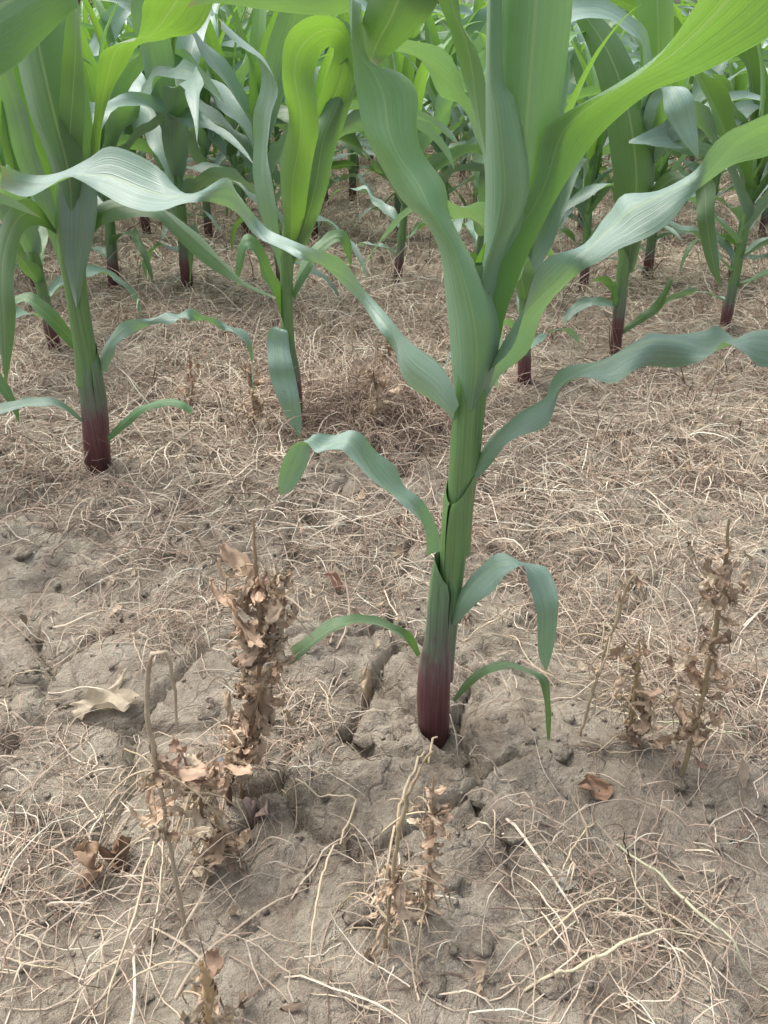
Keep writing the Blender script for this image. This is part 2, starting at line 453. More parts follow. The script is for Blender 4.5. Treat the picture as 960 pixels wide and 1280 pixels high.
def make_plant(seed, H=.95, nleaf=8, stalk_h=.40):
    rs = np.random.default_rng(seed)
    root = empty('maize_plant', (0, 0, 0))
    az0 = rs.uniform(0, 6.28)
    # stalk with node swellings and sheath steps
    n, m = 26, 12
    zs = np.linspace(-.02, stalk_h, n); V, tint = [], []
    lean = rs.uniform(-.05, .05, 2)
    def axis(z): return np.array([lean[0] * z * (1 + z), lean[1] * z * (1 + z), z])
    for z in zs:
        rad = .0165 - .006 * z / stalk_h + .0015 * (((z + .03) * 13) % 1 < .18)
        for k in range(m):
            an = 6.2832 * k / m
            V.append(axis(z) + np.array([math.cos(an) * rad, math.sin(an) * rad * .85, 0])); tint.append(np.clip((z + .01) / .16, 0, 1))
    F = [(i * m + k, i * m + (k + 1) % m, (i + 1) * m + (k + 1) % m, (i + 1) * m + k) for i in range(n - 1) for k in range(m)]
    mesh_obj('stalk', V, np.array(F), M_STALK, root, True, None, tint)
    for i in range(nleaf):
        f = i / (nleaf - 1)
        z0 = .07 + (stalk_h - .09) * f ** .9
        L = (.26 + .46 * math.sin(min(1, f * 1.25) * 1.5)) * rs.uniform(.88, 1.12) * H / .95
        W = (.036 + .058 * min(1, f * 1.6)) * rs.uniform(.9, 1.1)
        th0 = .95 - .55 * f + rs.uniform(-.1, .1)
        droop = (2.2 - .65 * f) * rs.uniform(.75, 1.2)
        az = az0 + math.pi * (i % 2) + rs.uniform(-.45, .45)
        a = axis(z0)
        P = blade(L, W, th0, droop, rs.uniform(.9, 1.7), az, z0, .004, rs.uniform(-2.2, 2.2), rs.uniform(.12, .26), seed * 50 + i)
        P[..., 0] += a[0]; P[..., 1] += a[1]
        V = strip_obj('leaf', P, (M_LEAF, M_LEAFB, M_LEAFB)[int(rs.integers(0, 3))], root)
    for i in range(3):
        L = H - stalk_h + rs.uniform(-.08, .06) + .12
        az = az0 + 2.1 * i
        a = axis(stalk_h - .1)
        P = blade(L, .075 - .012 * i, .02 + .03 * i, 1.0 + rs.uniform(0, 1.3), 2.0, az, stalk_h - .10, .006, rs.uniform(-.5, .5), .05, seed * 50 + 20 + i, phi0=2.4, phi1=.55)
        P[..., 0] += a[0]; P[..., 1] += a[1]
        strip_obj('whorl_leaf', P, M_LEAFY, root)
    return root

# ------------------------------------------------------------------ the nearest maize plant, margins traced and set at real depths
MAIN, Y0 = maize_root(540, 914, 'largest maize plant with purple stalk base and broad pale whorl rising from bare soil')
y0 = Y0
def rows(lst, Y): return [(a, b, y, Y) for a, b, y in lst]
traced_tube(MAIN, rows([(527, 560, 935), (523, 562, 905), (521, 563, 870), (524, 564, 830), (531, 565, 795), (535, 567, 750), (539, 569, 715), (543, 566, 694)], y0 - .004),
            M_STALK, 'leaf_sheath', .8, (.0, .27), seed=1, slit=(-.9, .35))
traced_tube(MAIN, rows([(545, 566, 850), (546, 570, 800), (548, 577, 740), (550, 583, 690), (552, 588, 645), (556, 593, 600), (559, 594, 588)], y0 + .002),
            M_STALK, 'leaf_sheath', .8, (-.0, .24), seed=2, slit=(-2.3, .2))
traced_tube(MAIN, rows([(556, 588, 690), (558, 592, 630), (561, 599, 580), (564, 603, 540), (568, 607, 505), (571, 609, 470), (576, 611, 420), (582, 612, 370), (592, 612, 330)], y0 + .006),
            M_STALK, 'stalk', .8, (-.15, .14), seed=3)
# funnel leaf sweeping up to the left
traced_leaf(MAIN, [(569, 512), (566, 470), (562, 420), (556, 360), (549, 312), (530, 276), (502, 250), (476, 205), (452, 155), (442, 100), (440, 50), (441, 0), (436, -40), (400, -70), (330, -50), (262, -14), (235, 6)],
            [(606, 500), (616, 470), (624, 430), (622, 395), (606, 352), (584, 312), (562, 268), (556, 232), (528, 192), (521, 160), (522, 115), (500, 88), (468, 78), (453, 45), (446, 0), (430, 18), (390, 18), (330, 12), (270, 4), (236, 10)],
            [y0 + .002, y0 - .012, y0 - .012, y0 + .0, y0 + .02, y0 + .03, y0 + .05, y0 + .07], [.016, .02, .02, 0, -.01, 0, 0], [.016, .02, .02, .015, .02, .012, 0], [-.30, -.32, -.22, .10, .16, .14, .12, .05], .05, M_LEAFP, 56, 1)
# big right leaf seen from below
traced_leaf(MAIN, [(574, 470), (578, 400), (588, 345), (600, 312), (618, 288), (650, 262), (670, 222), (680, 165), (706, 143), (770, 108), (830, 62), (872, 10), (900, -45), (950, -130), (1060, -200), (1150, -210)],
            [(614, 470), (625, 425), (632, 392), (652, 340), (688, 262), (720, 208), (758, 158), (808, 120), (868, 97), (925, 64), (965, 42), (1010, 5), (1070, -60), (1110, -130), (1140, -180), (1152, -206)],
            [y0 + .014, y0 + .016, y0 + .02, y0 + .03, y0 + .03, y0 + .02], [.0, -.005, -.015, -.025, -.03, -.03], [.0, .01, .02, .03, .03, .02], [-.12, .10, .16, .16, .15, .1], .025, M_LEAFY, 52, 2)
# glaucous turned margin along the big right leaf
# right middle leaf, twisting twice
traced_leaf(MAIN, [(584, 500), (612, 462), (640, 425), (656, 392), (668, 348), (690, 322), (735, 303), (764, 272), (780, 240), (828, 234), (870, 212), (892, 178), (918, 155), (955, 147), (1000, 150), (1060, 190)],
            [(602, 508), (622, 476), (650, 442), (672, 405), (700, 368), (728, 338), (764, 320), (806, 304), (838, 270), (862, 246), (888, 224), (918, 204), (958, 192), (1000, 186), (1060, 200)],
            [y0 + .008, y0 + .03, y0 + .05, y0 + .06, y0 + .07], [-.0, -.034, -.020, .030, .026, -.01, -.036, -.02], [.0, .034, .020, -.028, -.024, .01, .032, .01], [.12, .14, -.10, -.13, -.12, .12, .10], .06, M_LEAFB, 64, 3)
# right low leaf, wavy
traced_leaf(MAIN, [(588, 592), (604, 560), (622, 538), (650, 516), (684, 503), (716, 470), (738, 450), (786, 427), (814, 411), (846, 418), (880, 431), (922, 420), (955, 409), (1000, 412), (1050, 450), (1100, 505)],
            [(597, 598), (612, 583), (640, 552), (668, 524), (705, 496), (735, 484), (765, 478), (800, 456), (842, 449), (886, 459), (910, 452), (938, 438), (970, 442), (1010, 450), (1055, 470), (1098, 508)],
            [y0 + .0, y0 - .02, y0 - .01, y0 + .01, y0 + .02], [.004, .022, .030, .014, .034, .020, .034, .0, -.02], [-.002, -.018, -.006, -.028, .0, -.028, -.024, .0, .02], [-.16, -.14, -.10, -.10, -.1], .24, M_LEAFB, 80, 4)
# long left leaf reaching across to the neighbour, twisting over
traced_leaf(MAIN, [(574, 506), (556, 466), (522, 436), (500, 410), (470, 378), (440, 346), (415, 322), (362, 299), (328, 282), (300, 240), (283, 222), (235, 240), (190, 205), (140, 184), (110, 200), (78, 214), (40, 218), (0, 206)],
            [(570, 528), (548, 506), (514, 478), (492, 438), (466, 402), (446, 372), (410, 334), (372, 323), (338, 306), (310, 288), (262, 252), (205, 266), (160, 258), (125, 240), (100, 224), (80, 220), (38, 246), (0, 236)],
            [y0 + .0, y0 + .07, y0 + .15, y0 + .22, y0 + .29, y0 + .34, y0 + .38], [-.012, -.030, .010, -.026, .026, -.024, .024, .028, .02, .0], [.012, .030, -.010, .026, -.024, .024, -.024, -.026, -.02, .0], [.14, .14, -.04, .12, -.12, .12, -.12, -.12, -.1], .07, M_LEAFB, 80, 5)
# left lower leaf with hanging tip
traced_leaf(MAIN, [(551, 690), (546, 660), (526, 622), (502, 601), (486, 584), (470, 560), (452, 541), (436, 536), (418, 545), (396, 543), (388, 548), (387, 570), (380, 590), (366, 612), (350, 619)],
            [(534, 697), (530, 662), (512, 634), (482, 616), (456, 592), (440, 570), (428, 560), (412, 565), (396, 568), (382, 552), (366, 556), (354, 575), (350, 590), (348, 605), (349, 618)],
            [y0 - .016, y0 - .03, y0 - .03, y0 - .02, y0 - .02], [.006, .012, .02, .012, .0, 0], [-.006, -.012, -.018, -.012, -.0, 0], [-.16, -.14, -.10, .06, .1], .09, M_LEAFB, 60, 6)
# right basal leaf, bent and hanging
traced_leaf(MAIN, [(563, 778), (575, 738), (598, 711), (622, 693), (646, 698), (664, 703), (684, 712), (697, 742), (697, 775), (692, 808), (684, 838)],
            [(569, 782), (584, 766), (610, 742), (636, 718), (652, 706), (657, 712), (664, 738), (671, 768), (672, 798), (674, 822), (682, 838)],
            [y0 - .006, y0 - .02, y0 - .03, y0 - .05, y0 - .05], [.004, .018, .014, .0, 0], [-.004, -.016, -.012, .0, 0], [-.15, -.10, .05, .10, .06], .05, M_LEAFB, 44, 7)
# left basal leaf, thin arch
traced_leaf(MAIN, [(526, 818), (516, 794), (496, 781), (470, 771), (436, 768), (406, 778), (382, 796), (362, 810)],
            [(522, 822), (508, 802), (490, 789), (468, 780), (440, 780), (414, 790), (394, 806), (366, 830)],
            [y0 - .01, y0 - .03, y0 - .05, y0 - .06], [.002, .010, .012, .010], [-.002, -.010, -.012, -.008], [-.14, -.12, -.1], .03, M_LEAF, 34, 8)
# small withering leaf on the right of the base
traced_leaf(MAIN, [(566, 874), (584, 848), (606, 832), (636, 827), (662, 836), (682, 846), (688, 870), (689, 900), (687, 926)],
            [(569, 878), (590, 856), (612, 842), (640, 835), (660, 842), (674, 852), (680, 872), (682, 900), (684, 926)],
            [y0 - .012, y0 - .03, y0 - .05, y0 - .05], [.003, .006, .004, 0], [-.003, -.006, -.004, 0], [-.14, -.12, .1], .06, M_LEAF, 34, 9)
# central whorl: three rolled blades
def whorl(L_, R_, Y, fold, mat, seed, wv=.01, da=.012, db=.012):
    traced_leaf(MAIN, L_, R_, Y, da, db, fold, wv, mat, 40, seed, name='whorl_leaf')
whorl([(588, 420), (597, 350), (606, 290), (607, 200), (607, 100), (609, 0), (612, -100), (630, -260)],
      [(612, 400), (628, 320), (655, 262), (662, 225), (655, 172), (645, 126), (628, 70), (634, -250)], [y0 + .004, y0 - .004, y0 + .0, y0 + .02], [-.30, -.30, -.25, -.15], M_LEAFP, 11, 0, .022, .012)
whorl([(598, 400), (606, 330), (612, 260), (612, 150), (616, 0), (624, -120), (640, -230), (668, -360)],
      [(612, 400), (630, 330), (660, 280), (690, 205), (704, 110), (716, 0), (714, -110), (700, -240), (670, -360)], [y0 + .018, y0 + .018, y0 + .022, y0 + .05], [-.22, -.22, -.20, -.1], M_LEAFP, 12, .008, .012, .012)
whorl([(604, 400), (618, 320), (636, 230), (650, 130), (664, 20), (690, -100), (760, -240)],
      [(618, 380), (650, 300), (682, 220), (703, 150), (713, 85), (708, 40), (716, -80), (768, -240)], [y0 + .035, y0 + .045, y0 + .06, y0 + .10], [.18, .2, .18, .1], M_LEAFB, 13, .01, -.004, -.01)
# dark leaf rising behind the whorl and drooping to the left
traced_leaf(MAIN, [(604, 330), (606, 260), (604, 190), (590, 132), (574, 80), (560, 34), (548, 0), (530, -70), (490, -80), (470, -30), (452, 30), (452, 62), (462, 80)],
            [(624, 330), (626, 260), (622, 190), (610, 130), (606, 100), (596, 62), (576, 22), (566, -60), (560, -30), (548, 0), (534, 24), (500, 58), (472, 82)],
            [y0 + .05, y0 + .06, y0 + .04, y0 - .03, y0 + .06], [.01, .016, .01, .02, .01], [-.01, -.016, -.01, -.02, -.01], [-.1, -.12, .1, .14, .1], .02, M_LEAF, 48, 14)

# ------------------------------------------------------------------ the left neighbour
LEFT, yl = maize_root(123, 592, 'sturdy maize plant with wine-red stalk base and dark broad whorl beside the big one')
traced_tube(LEFT, rows([(107, 140, 604), (106, 139, 580), (104, 137, 545), (101, 134, 505), (95, 127, 460), (92, 120, 428)], yl), M_STALK, 'leaf_sheath', .85, (.0, .24), seed=5, slit=(-1.2, .25))
traced_tube(LEFT, rows([(96, 124, 480), (92, 119, 430), (83, 110, 370), (74, 107, 320), (70, 110, 270), (70, 112, 230), (72, 110, 180)], yl - .002), M_STALK, 'stalk', .85, (-.3, .1), seed=6)
whY = yl - .02
def lleaf(*a, **k): return traced_leaf(LEFT, *a, **k)
# whorl blades
lleaf([(78, 300), (66, 220), (40, 150), (22, 80), (10, 0), (0, -90), (10, -180)], [(108, 300), (118, 215), (115, 150), (104, 90), (78, 0), (60, -90), (30, -180)],
      [yl - .01, yl - .03, yl - .03, yl], .02, .02, [-.3, -.28, -.2, -.1], .01, M_LEAF, 40, 21, name='whorl_leaf')
lleaf([(72, 300), (46, 220), (16, 160), (-8, 80), (-20, 0), (-40, -80)], [(96, 300), (80, 220), (62, 150), (46, 80), (40, 0), (-10, -80)],
      [yl + .01, yl + .01, yl + .02, yl + .03], .012, .012, [-.2, -.2, -.15], .01, M_LEAFY, 34, 22, name='whorl_leaf')
lleaf([(74, 330), (48, 260), (20, 200), (4, 130), (-20, 60)], [(86, 330), (66, 250), (46, 190), (30, 130), (0, 50)], [yl + .01, yl - .01, yl - .03, yl - .05], .0, .0, [-.1, .12, .1], .02, M_LEAFB, 34, 23)
# near dark leaf filling the corner
lleaf([(70, 240), (74, 130), (82, 30), (84, -20), (60, -60), (0, -70), (-70, 0), (-140, 110)], [(100, 240), (106, 120), (100, 40), (96, 10), (64, 40), (10, 90), (-60, 120), (-136, 116)],
      [yl, yl - .08, yl - .2, yl - .3, yl - .36], [0, 0, .02, .03], [0, 0, -.02, -.03], [-.1, .1, .14, .12], .02, M_LEAF, 40, 24)
# low hanging sheath blade over the stalk
lleaf([(77, 226), (74, 250), (75, 280), (79, 320), (86, 352), (95, 384)], [(116, 226), (122, 250), (118, 290), (110, 326), (104, 354), (97, 384)], [yl - .035, yl - .04, yl - .036, yl - .03], .012, .012, [-.2, -.22, -.2], .0, M_LEAFB, 24, 25, name='leaf_sheath')
# right upper leaf going under the crossing one
lleaf([(106, 300), (116, 262), (150, 248), (196, 258), (228, 278), (258, 302), (284, 332), (304, 352), (344, 372)], [(104, 318), (124, 284), (160, 274), (196, 272), (214, 292), (246, 322), (276, 342), (300, 356), (344, 374)],
      [yl, yl - .03, yl + .0, yl + .04], [.002, .026, .02, .01], [-.002, -.022, -.02, -.01], [-.1, -.12, -.1], .03, M_LEAF, 44, 26)
# right lower wavy leaf
lleaf([(124, 460), (130, 432), (156, 402), (186, 398), (206, 389), (222, 396), (240, 384), (262, 396), (284, 404), (304, 414), (315, 432), (316, 462), (317, 490)],
      [(134, 466), (140, 446), (164, 418), (196, 404), (218, 404), (236, 401), (254, 402), (276, 412), (292, 416), (306, 430), (313, 446), (314, 466), (316, 492)],
      [yl, yl - .03, yl - .03, yl - .02], [.003, .016, .0, .02, -.012, .016, -.006, 0], [-.003, -.014, .0, -.018, .012, -.014, .006, 0], [-.12, -.1, .08], .16, M_LEAFB, 60, 27)
# left lower leaf
lleaf([(104, 524), (86, 508), (62, 496), (34, 498), (0, 504), (-50, 520)], [(110, 534), (94, 522), (70, 508), (40, 508), (4, 516), (-50, 532)], [yl - .01, yl - .03, yl - .05], [.002, .012, .012], [-.002, -.012, -.012], [-.12, -.1], .05, M_LEAFB, 34, 28)
# left middle leaf
lleaf([(96, 424), (76, 396), (56, 376), (36, 366), (18, 370), (-14, 392)], [(92, 438), (70, 416), (48, 392), (32, 378), (20, 380), (-14, 400)], [yl, yl + .0, yl + .01], [.002, .014, .012], [-.002, -.012, -.012], [-.12, -.1], .04, M_LEAF, 34, 29)
# small one near the ground
lleaf([(134, 545), (150, 528), (175, 508), (200, 500), (226, 500), (242, 512)], [(136, 552), (156, 536), (180, 516), (204, 508), (224, 510), (238, 518)], [yl - .01, yl - .02, yl - .03], [.002, .008, .008], [-.002, -.008, -.008], [-.12, -.1], .06, M_LEAF, 30, 30)
# dark blade hanging at the left, from the far side of the whorl
lleaf([(72, 290), (40, 250), (10, 262), (-6, 320), (-4, 400), (6, 478)], [(82, 300), (50, 282), (28, 292), (18, 340), (19, 410), (8, 482)], [yl + .0, yl - .06, yl - .10, yl - .12], [.0, .012, .0], [.0, -.012, .0], [-.12, .12, .12], .02, M_LEAF, 36, 31)

lleaf([(110, 240), (112, 190), (117, 150), (121, 104), (125, 68), (150, 56), (170, 49), (177, 24), (180, 0), (210, -40)], [(118, 240), (124, 190), (129, 150), (140, 114), (158, 82), (174, 55), (206, 50), (240, 42), (258, 24), (272, -10)],
      [yl - .005, yl - .02, yl - .05, yl - .06], [0, 0, -.02, -.02], [0, 0, .02, .02], [-.12, .1, .14], .03, M_LEAFY, 48, 32)

# ------------------------------------------------------------------ the plant with the curled bright leaf
MID, ym = maize_root(371, 536, 'maize plant with a bright curled-over leaf and a blade hanging from its stalk')
traced_tube(MID, rows([(363, 380, 546), (362, 379, 520), (361, 377, 490), (359, 375, 465), (355, 370, 440), (352, 367, 410), (351, 366, 370), (350, 367, 330), (354, 374, 280), (360, 384, 240)], ym), M_STALK, 'stalk', .85, (0, .2), seed=8)
def mleaf(*a, **k): return traced_leaf(MID, *a, **k)
mleaf([(356, 330), (356, 300), (350, 210), (358, 172), (361, 146), (353, 100), (356, 52), (372, 28), (398, 18), (430, 30), (442, 80), (441, 108), (428, 134), (404, 156)],
      [(368, 330), (378, 290), (390, 205), (398, 165), (396, 130), (392, 100), (398, 76), (406, 62), (414, 58), (418, 66), (410, 90), (402, 112), (396, 134), (398, 156)],
      [ym, ym - .06, ym - .10, ym - .06, ym - .02], [.0, .01, -.02, -.02, 0], [0, .01, .02, .02, 0], [-.2, -.14, .14, .18, .1], .015, M_LEAFY, 52, 41)
mleaf([(350, 330), (362, 300), (380, 230), (388, 170), (402, 140), (420, 100), (440, 40)], [(368, 330), (386, 300), (408, 240), (418, 190), (432, 150), (452, 90), (470, 40)], [ym, ym - .04, ym - .03, ym + .02], [.01, .01, 0], [.01, .01, 0], [-.2, -.15, .1], .02, M_LEAF, 36, 42, name='whorl_leaf')
mleaf([(356, 436), (352, 416), (342, 408), (335, 418), (334, 440), (339, 475), (352, 510), (364, 532), (374, 548)], [(361, 438), (361, 420), (358, 411), (360, 420), (363, 442), (370, 475), (376, 510), (377, 532), (376, 549)],
      [ym, ym - .03, ym - .06, ym - .08, ym - .09], [0, .0, 0], [0, .0, 0], [-.12, .14, .1], .03, M_LEAFB, 36, 43)
mleaf([(352, 350), (344, 320), (330, 280), (316, 220), (318, 150), (326, 90), (310, 60), (290, 40), (270, 22)], [(362, 350), (352, 320), (346, 260), (336, 210), (338, 150), (346, 110), (330, 76), (302, 60), (276, 36)],
      [ym, ym - .02, ym - .03, ym], [0, .02, .02], [0, -.02, -.02], [-.14, .14, .12], .04, M_LEAFB, 40, 44)
mleaf([(354, 400), (350, 360), (338, 330), (322, 300), (306, 292), (296, 318), (294, 356)], [(356, 408), (346, 380), (330, 348), (318, 316), (308, 312), (304, 330), (296, 358)], [ym, ym - .03, ym - .04], [.01, .01, 0], [-.01, -.01, 0], [-.14, .1], .05, M_LEAF, 34, 45)
mleaf([(368, 360), (376, 330), (398, 300), (424, 286), (438, 300), (440, 330)], [(368, 376), (384, 346), (404, 316), (422, 302), (430, 312), (438, 334)], [ym, ym + .03, ym + .04], [.01, .012, 0], [-.01, -.012, 0], [-.14, .1], .05, M_LEAF, 34, 46)

# ------------------------------------------------------------------ a slim plant beyond it, with a crimped pale leaf held level
SLIM, ys = maize_root(302, 268, 'maize plant with a crimped pale leaf held level, behind the curled-leaf plant')
traced_tube(SLIM, rows([(297, 308, 275), (297, 307, 245), (296, 306, 215), (296, 306, 180), (297, 308, 150)], ys), M_STALK, 'stalk', .85, (0, .2), seed=9)
def sleaf(*a, **k): return traced_leaf(SLIM, *a, **k)
sleaf([(300, 176), (290, 160), (272, 136), (258, 116), (240, 122), (216, 124), (193, 114), (175, 129), (150, 121), (128, 138)], [(303, 184), (286, 172), (266, 146), (252, 146), (234, 134), (218, 142), (198, 142), (172, 142), (150, 149), (129, 142)],
      [ys, ys - .06, ys - .10, ys - .10], [.0, -.02, .03, .03, .02, 0], [.0, .02, -.03, -.03, -.02, 0], [.1, -.1, -.12], .18, M_LEAFB, 60, 51)
sleaf([(297, 200), (286, 196), (272, 186), (264, 178)], [(300, 210), (300, 196), (316, 188), (330, 166)], [ys, ys - .06, ys - .08], [0, .01, 0], [0, -.01, 0], [-.1, -.2, -.1], .03, M_LEAFB, 24, 52)
sleaf([(297, 170), (285, 120), (262, 60), (240, 20), (200, -10)], [(308, 170), (306, 115), (292, 60), (272, 10), (240, -40)], [ys, ys - .05, ys - .1], .01, -.01, [-.2, .12], .05, M_LEAF, 34, 53)
sleaf([(298, 165), (298, 100), (306, 40), (330, -10), (380, -20)], [(310, 165), (322, 100), (332, 50), (350, 10), (384, 0)], [ys, ys - .02, ys + .04], -.01, .01, [-.2, .12], .05, M_LEAFY, 34, 54, name='whorl_leaf')
sleaf([(300, 235), (312, 215), (330, 205), (348, 214), (356, 240)], [(302, 242), (316, 226), (330, 218), (342, 224), (354, 242)], [ys, ys - .04, ys - .05], .014, -.014, [-.1], .08, M_LEAFB, 26, 55)
sleaf([(299, 245), (284, 226), (262, 216), (244, 228), (236, 252)], [(298, 252), (282, 238), (264, 230), (250, 238), (238, 254)], [ys, ys - .03, ys - .02], .014, -.014, [-.1], .08, M_LEAF, 26, 56)

# ------------------------------------------------------------------ the plant beyond the wavy leaf
RGT, yr = maize_root(768, 442, 'slim maize plant with dark stalk foot just beyond the long wavy leaf')
traced_tube(RGT, rows([(761, 776, 450), (763, 777, 430), (766, 781, 395), (771, 787, 340), (778, 795, 290), (784, 803, 240), (788, 810, 190)], yr), M_STALK, 'stalk', .85, (0, .2), seed=10)
def rleaf(*a, **k): return traced_leaf(RGT, *a, **k)
rleaf([(768, 396), (763, 366), (752, 353), (741, 352)], [(774, 386), (769, 354), (756, 346), (741, 348)], [yr, yr - .02, yr - .03], .008, -.008, [-.1], .08, M_LEAF, 24, 61)
rleaf([(796, 260), (836, 214), (866, 230), (872, 280), (884, 330), (898, 355)], [(800, 270), (842, 236), (890, 224), (893, 270), (898, 320), (901, 357)], [yr, yr - .10, yr - .16, yr - .18], [.01, .02, 0, 0], [-.01, -.02, 0, 0], [-.12, .12, .12], .05, M_LEAF, 40, 62)
rleaf([(798, 190), (808, 130), (826, 111), (831, 140), (850, 172), (872, 198)], [(808, 190), (826, 126), (850, 107), (867, 122), (871, 152), (874, 198)], [yr, yr - .06, yr - .12, yr - .14], [.01, .01, 0], [-.01, -.01, 0], [-.12, .1, .12], .03, M_LEAFB, 36, 63)
rleaf([(800, 210), (832, 150), (846, 146), (820, 158), (786, 176)], [(806, 220), (846, 176), (852, 186), (815, 182), (786, 179)], [yr, yr - .05, yr - .08], .01, -.01, [-.1, -.12], .05, M_LEAFB, 30, 64)
rleaf([(774, 340), (769, 260), (764, 200), (752, 120), (735, 60), (712, 10)], [(792, 340), (812, 260), (818, 200), (806, 120), (776, 50), (730, 0)], [yr, yr - .03, yr - .02, yr + .02], .012, .012, [-.24, -.2, .1], .03, M_LEAF, 36, 65)
rleaf([(776, 412), (800, 393), (820, 376), (838, 346)], [(778, 418), (806, 401), (826, 386), (842, 350)], [yr, yr - .01, yr - .03], .006, -.006, [-.1], .08, M_LEAF, 24, 66)
rleaf([(785, 240), (798, 150), (800, 60), (792, -40), (790, -130)], [(808, 240), (835, 150), (842, 60), (836, -40), (800, -130)], [yr - .01, yr - .02, yr + .02], .012, .012, [-.22, -.16], .02, M_LEAFY, 34, 67, name='whorl_leaf')
rleaf([(796, 170), (804, 90), (799, 52), (770, 29), (740, 23), (712, 27), (690, 36)], [(812, 170), (818, 80), (803, 34), (768, 4), (745, -6), (712, -2), (690, 12)], [yr, yr - .05, yr - .09, yr - .1], [-.01, -.02, -.02], [.01, .02, .02], [.1, .14], .05, M_LEAFB, 40, 68)
rleaf([(772, 380), (752, 372), (730, 372), (712, 384), (702, 402)], [(774, 388), (754, 382), (734, 384), (718, 394), (704, 404)], [yr, yr - .03, yr - .05], .01, -.01, [-.1], .1, M_LEAFB, 28, 69)

# ------------------------------------------------------------------ prototype plants for the rows
protos = [make_plant(3 + s, H=.86 + .05 * (s % 4), nleaf=8 + s % 3, stalk_h=.34 + .03 * (s % 3)) for s in range(7)]
used = set()
def place(k, x, y, rz, s, label, group=None):
    o = protos[k]
    if k in used: o = copy_tree(o)
    used.add(k)
    o.location = (x, y, gz1(x, y)); o.rotation_euler = (random.uniform(-.05, .05), random.uniform(-.05, .05), rz); o.scale = (s, s, s)
    tag(o, label, 'maize plant', group)
    return o
spots = [tuple(gnd(768, 442)), tuple(gnd(302, 268))]
for k, px, py, rz, s, lab in (
        (0, 655, 482, .4, .92, 'maize plant half hidden behind the big plant, purple stalk foot on red-brown straw'),
        (2, 904, 416, 4.0, .95, 'maize plant leaning outward with a brown stalk foot and a dark blade beside it'),
        (3, 70, 440, 1.2, 1.0, 'maize plant with purple-red stalk foot standing behind the sturdy left one'),
        (4, 497, 352, 5.1, .95, 'thin-stalked maize plant alone in the gap beyond the brown straw')):
    g = gnd(px, py); place(k, g[0], g[1], rz, s, lab); spots.append(tuple(g))
# rows running across the view
cnt = 0
row = 0
Y = 2.42
far_spots = []
ORD = 'nearest second third fourth fifth sixth seventh eighth ninth tenth eleventh twelfth'.split() + ['farther'] * 60
while Y < 26:
    half = .56 * Y + .9
    x = -half + random.uniform(0, .25)
    while x < half:
        xx, yy = x + random.uniform(-.05, .05), Y + random.uniform(-.09, .09) + .03 * x
        x += random.uniform(.20, .32)
        if any((xx - a) ** 2 + (yy - b) ** 2 < .05 for a, b in spots): continue
        if cnt < 285:
            cnt += 1
            place(random.randrange(7), xx, yy, random.uniform(0, 6.28), random.uniform(.92, 1.18),
                  'green maize plant in the %s row of the crowded field' % ORD[row], 'maize plants of the %s row' % ORD[row])
        else: far_spots.append((xx, yy))
    Y += random.uniform(.64, .74); row += 1
# plants just outside the frame whose leaves reach in
for k, x, y, rz, s, lab in ((5, .98, 1.22, 2.6, .9, 'maize plant at the field path side whose blades reach in beside the wavy leaf'),
                            (6, -.93, 1.28, .3, .9, 'maize plant standing outward of the sturdy left plant, blades reaching inward')):
    place(k, x, y, rz, s, lab)
# far rows: one mass
def far_maize():
    P, F, UV = [], [], []; base = 0
    tmpl = []
    for s in range(4):
        for i in range(8):
            f = i / 7
            tmpl.append((s, blade(.35 + .35 * f, .075, .9 - .75 * f, 1.6 - .9 * f, 1.3, math.pi * (i % 2) + .4 * i, .1 + .35 * f, .01, .6 * (-1) ** i, .1, 900 + s * 10 + i, n=8, m=3)))
    fa = grid_faces(8, 3); uvt = np.stack([np.tile([0, .5, 1], 8), np.repeat(np.linspace(0, 1, 8), 3)], 1)
    for (x, y) in far_spots:
        s = random.randrange(4); a = random.uniform(0, 6.28); sc = random.uniform(.85, 1.1)
        M = np.array([[math.cos(a), -math.sin(a), 0], [math.sin(a), math.cos(a), 0], [0, 0, 1]]) * sc
        for ss, B in tmpl:
            if ss != s: continue
            P.append(B.reshape(-1, 3) @ M.T + np.array([x, y, 0])); F.append(fa + base); UV.append(uvt); base += 24
    o = mesh_obj('distant_maize', np.vstack(P), np.vstack(F), M_LEAF, None, True, np.vstack(UV))
    tag(o, 'distant mass of maize leaves filling the field towards the trees', 'maize', None, 'stuff')
far_maize()

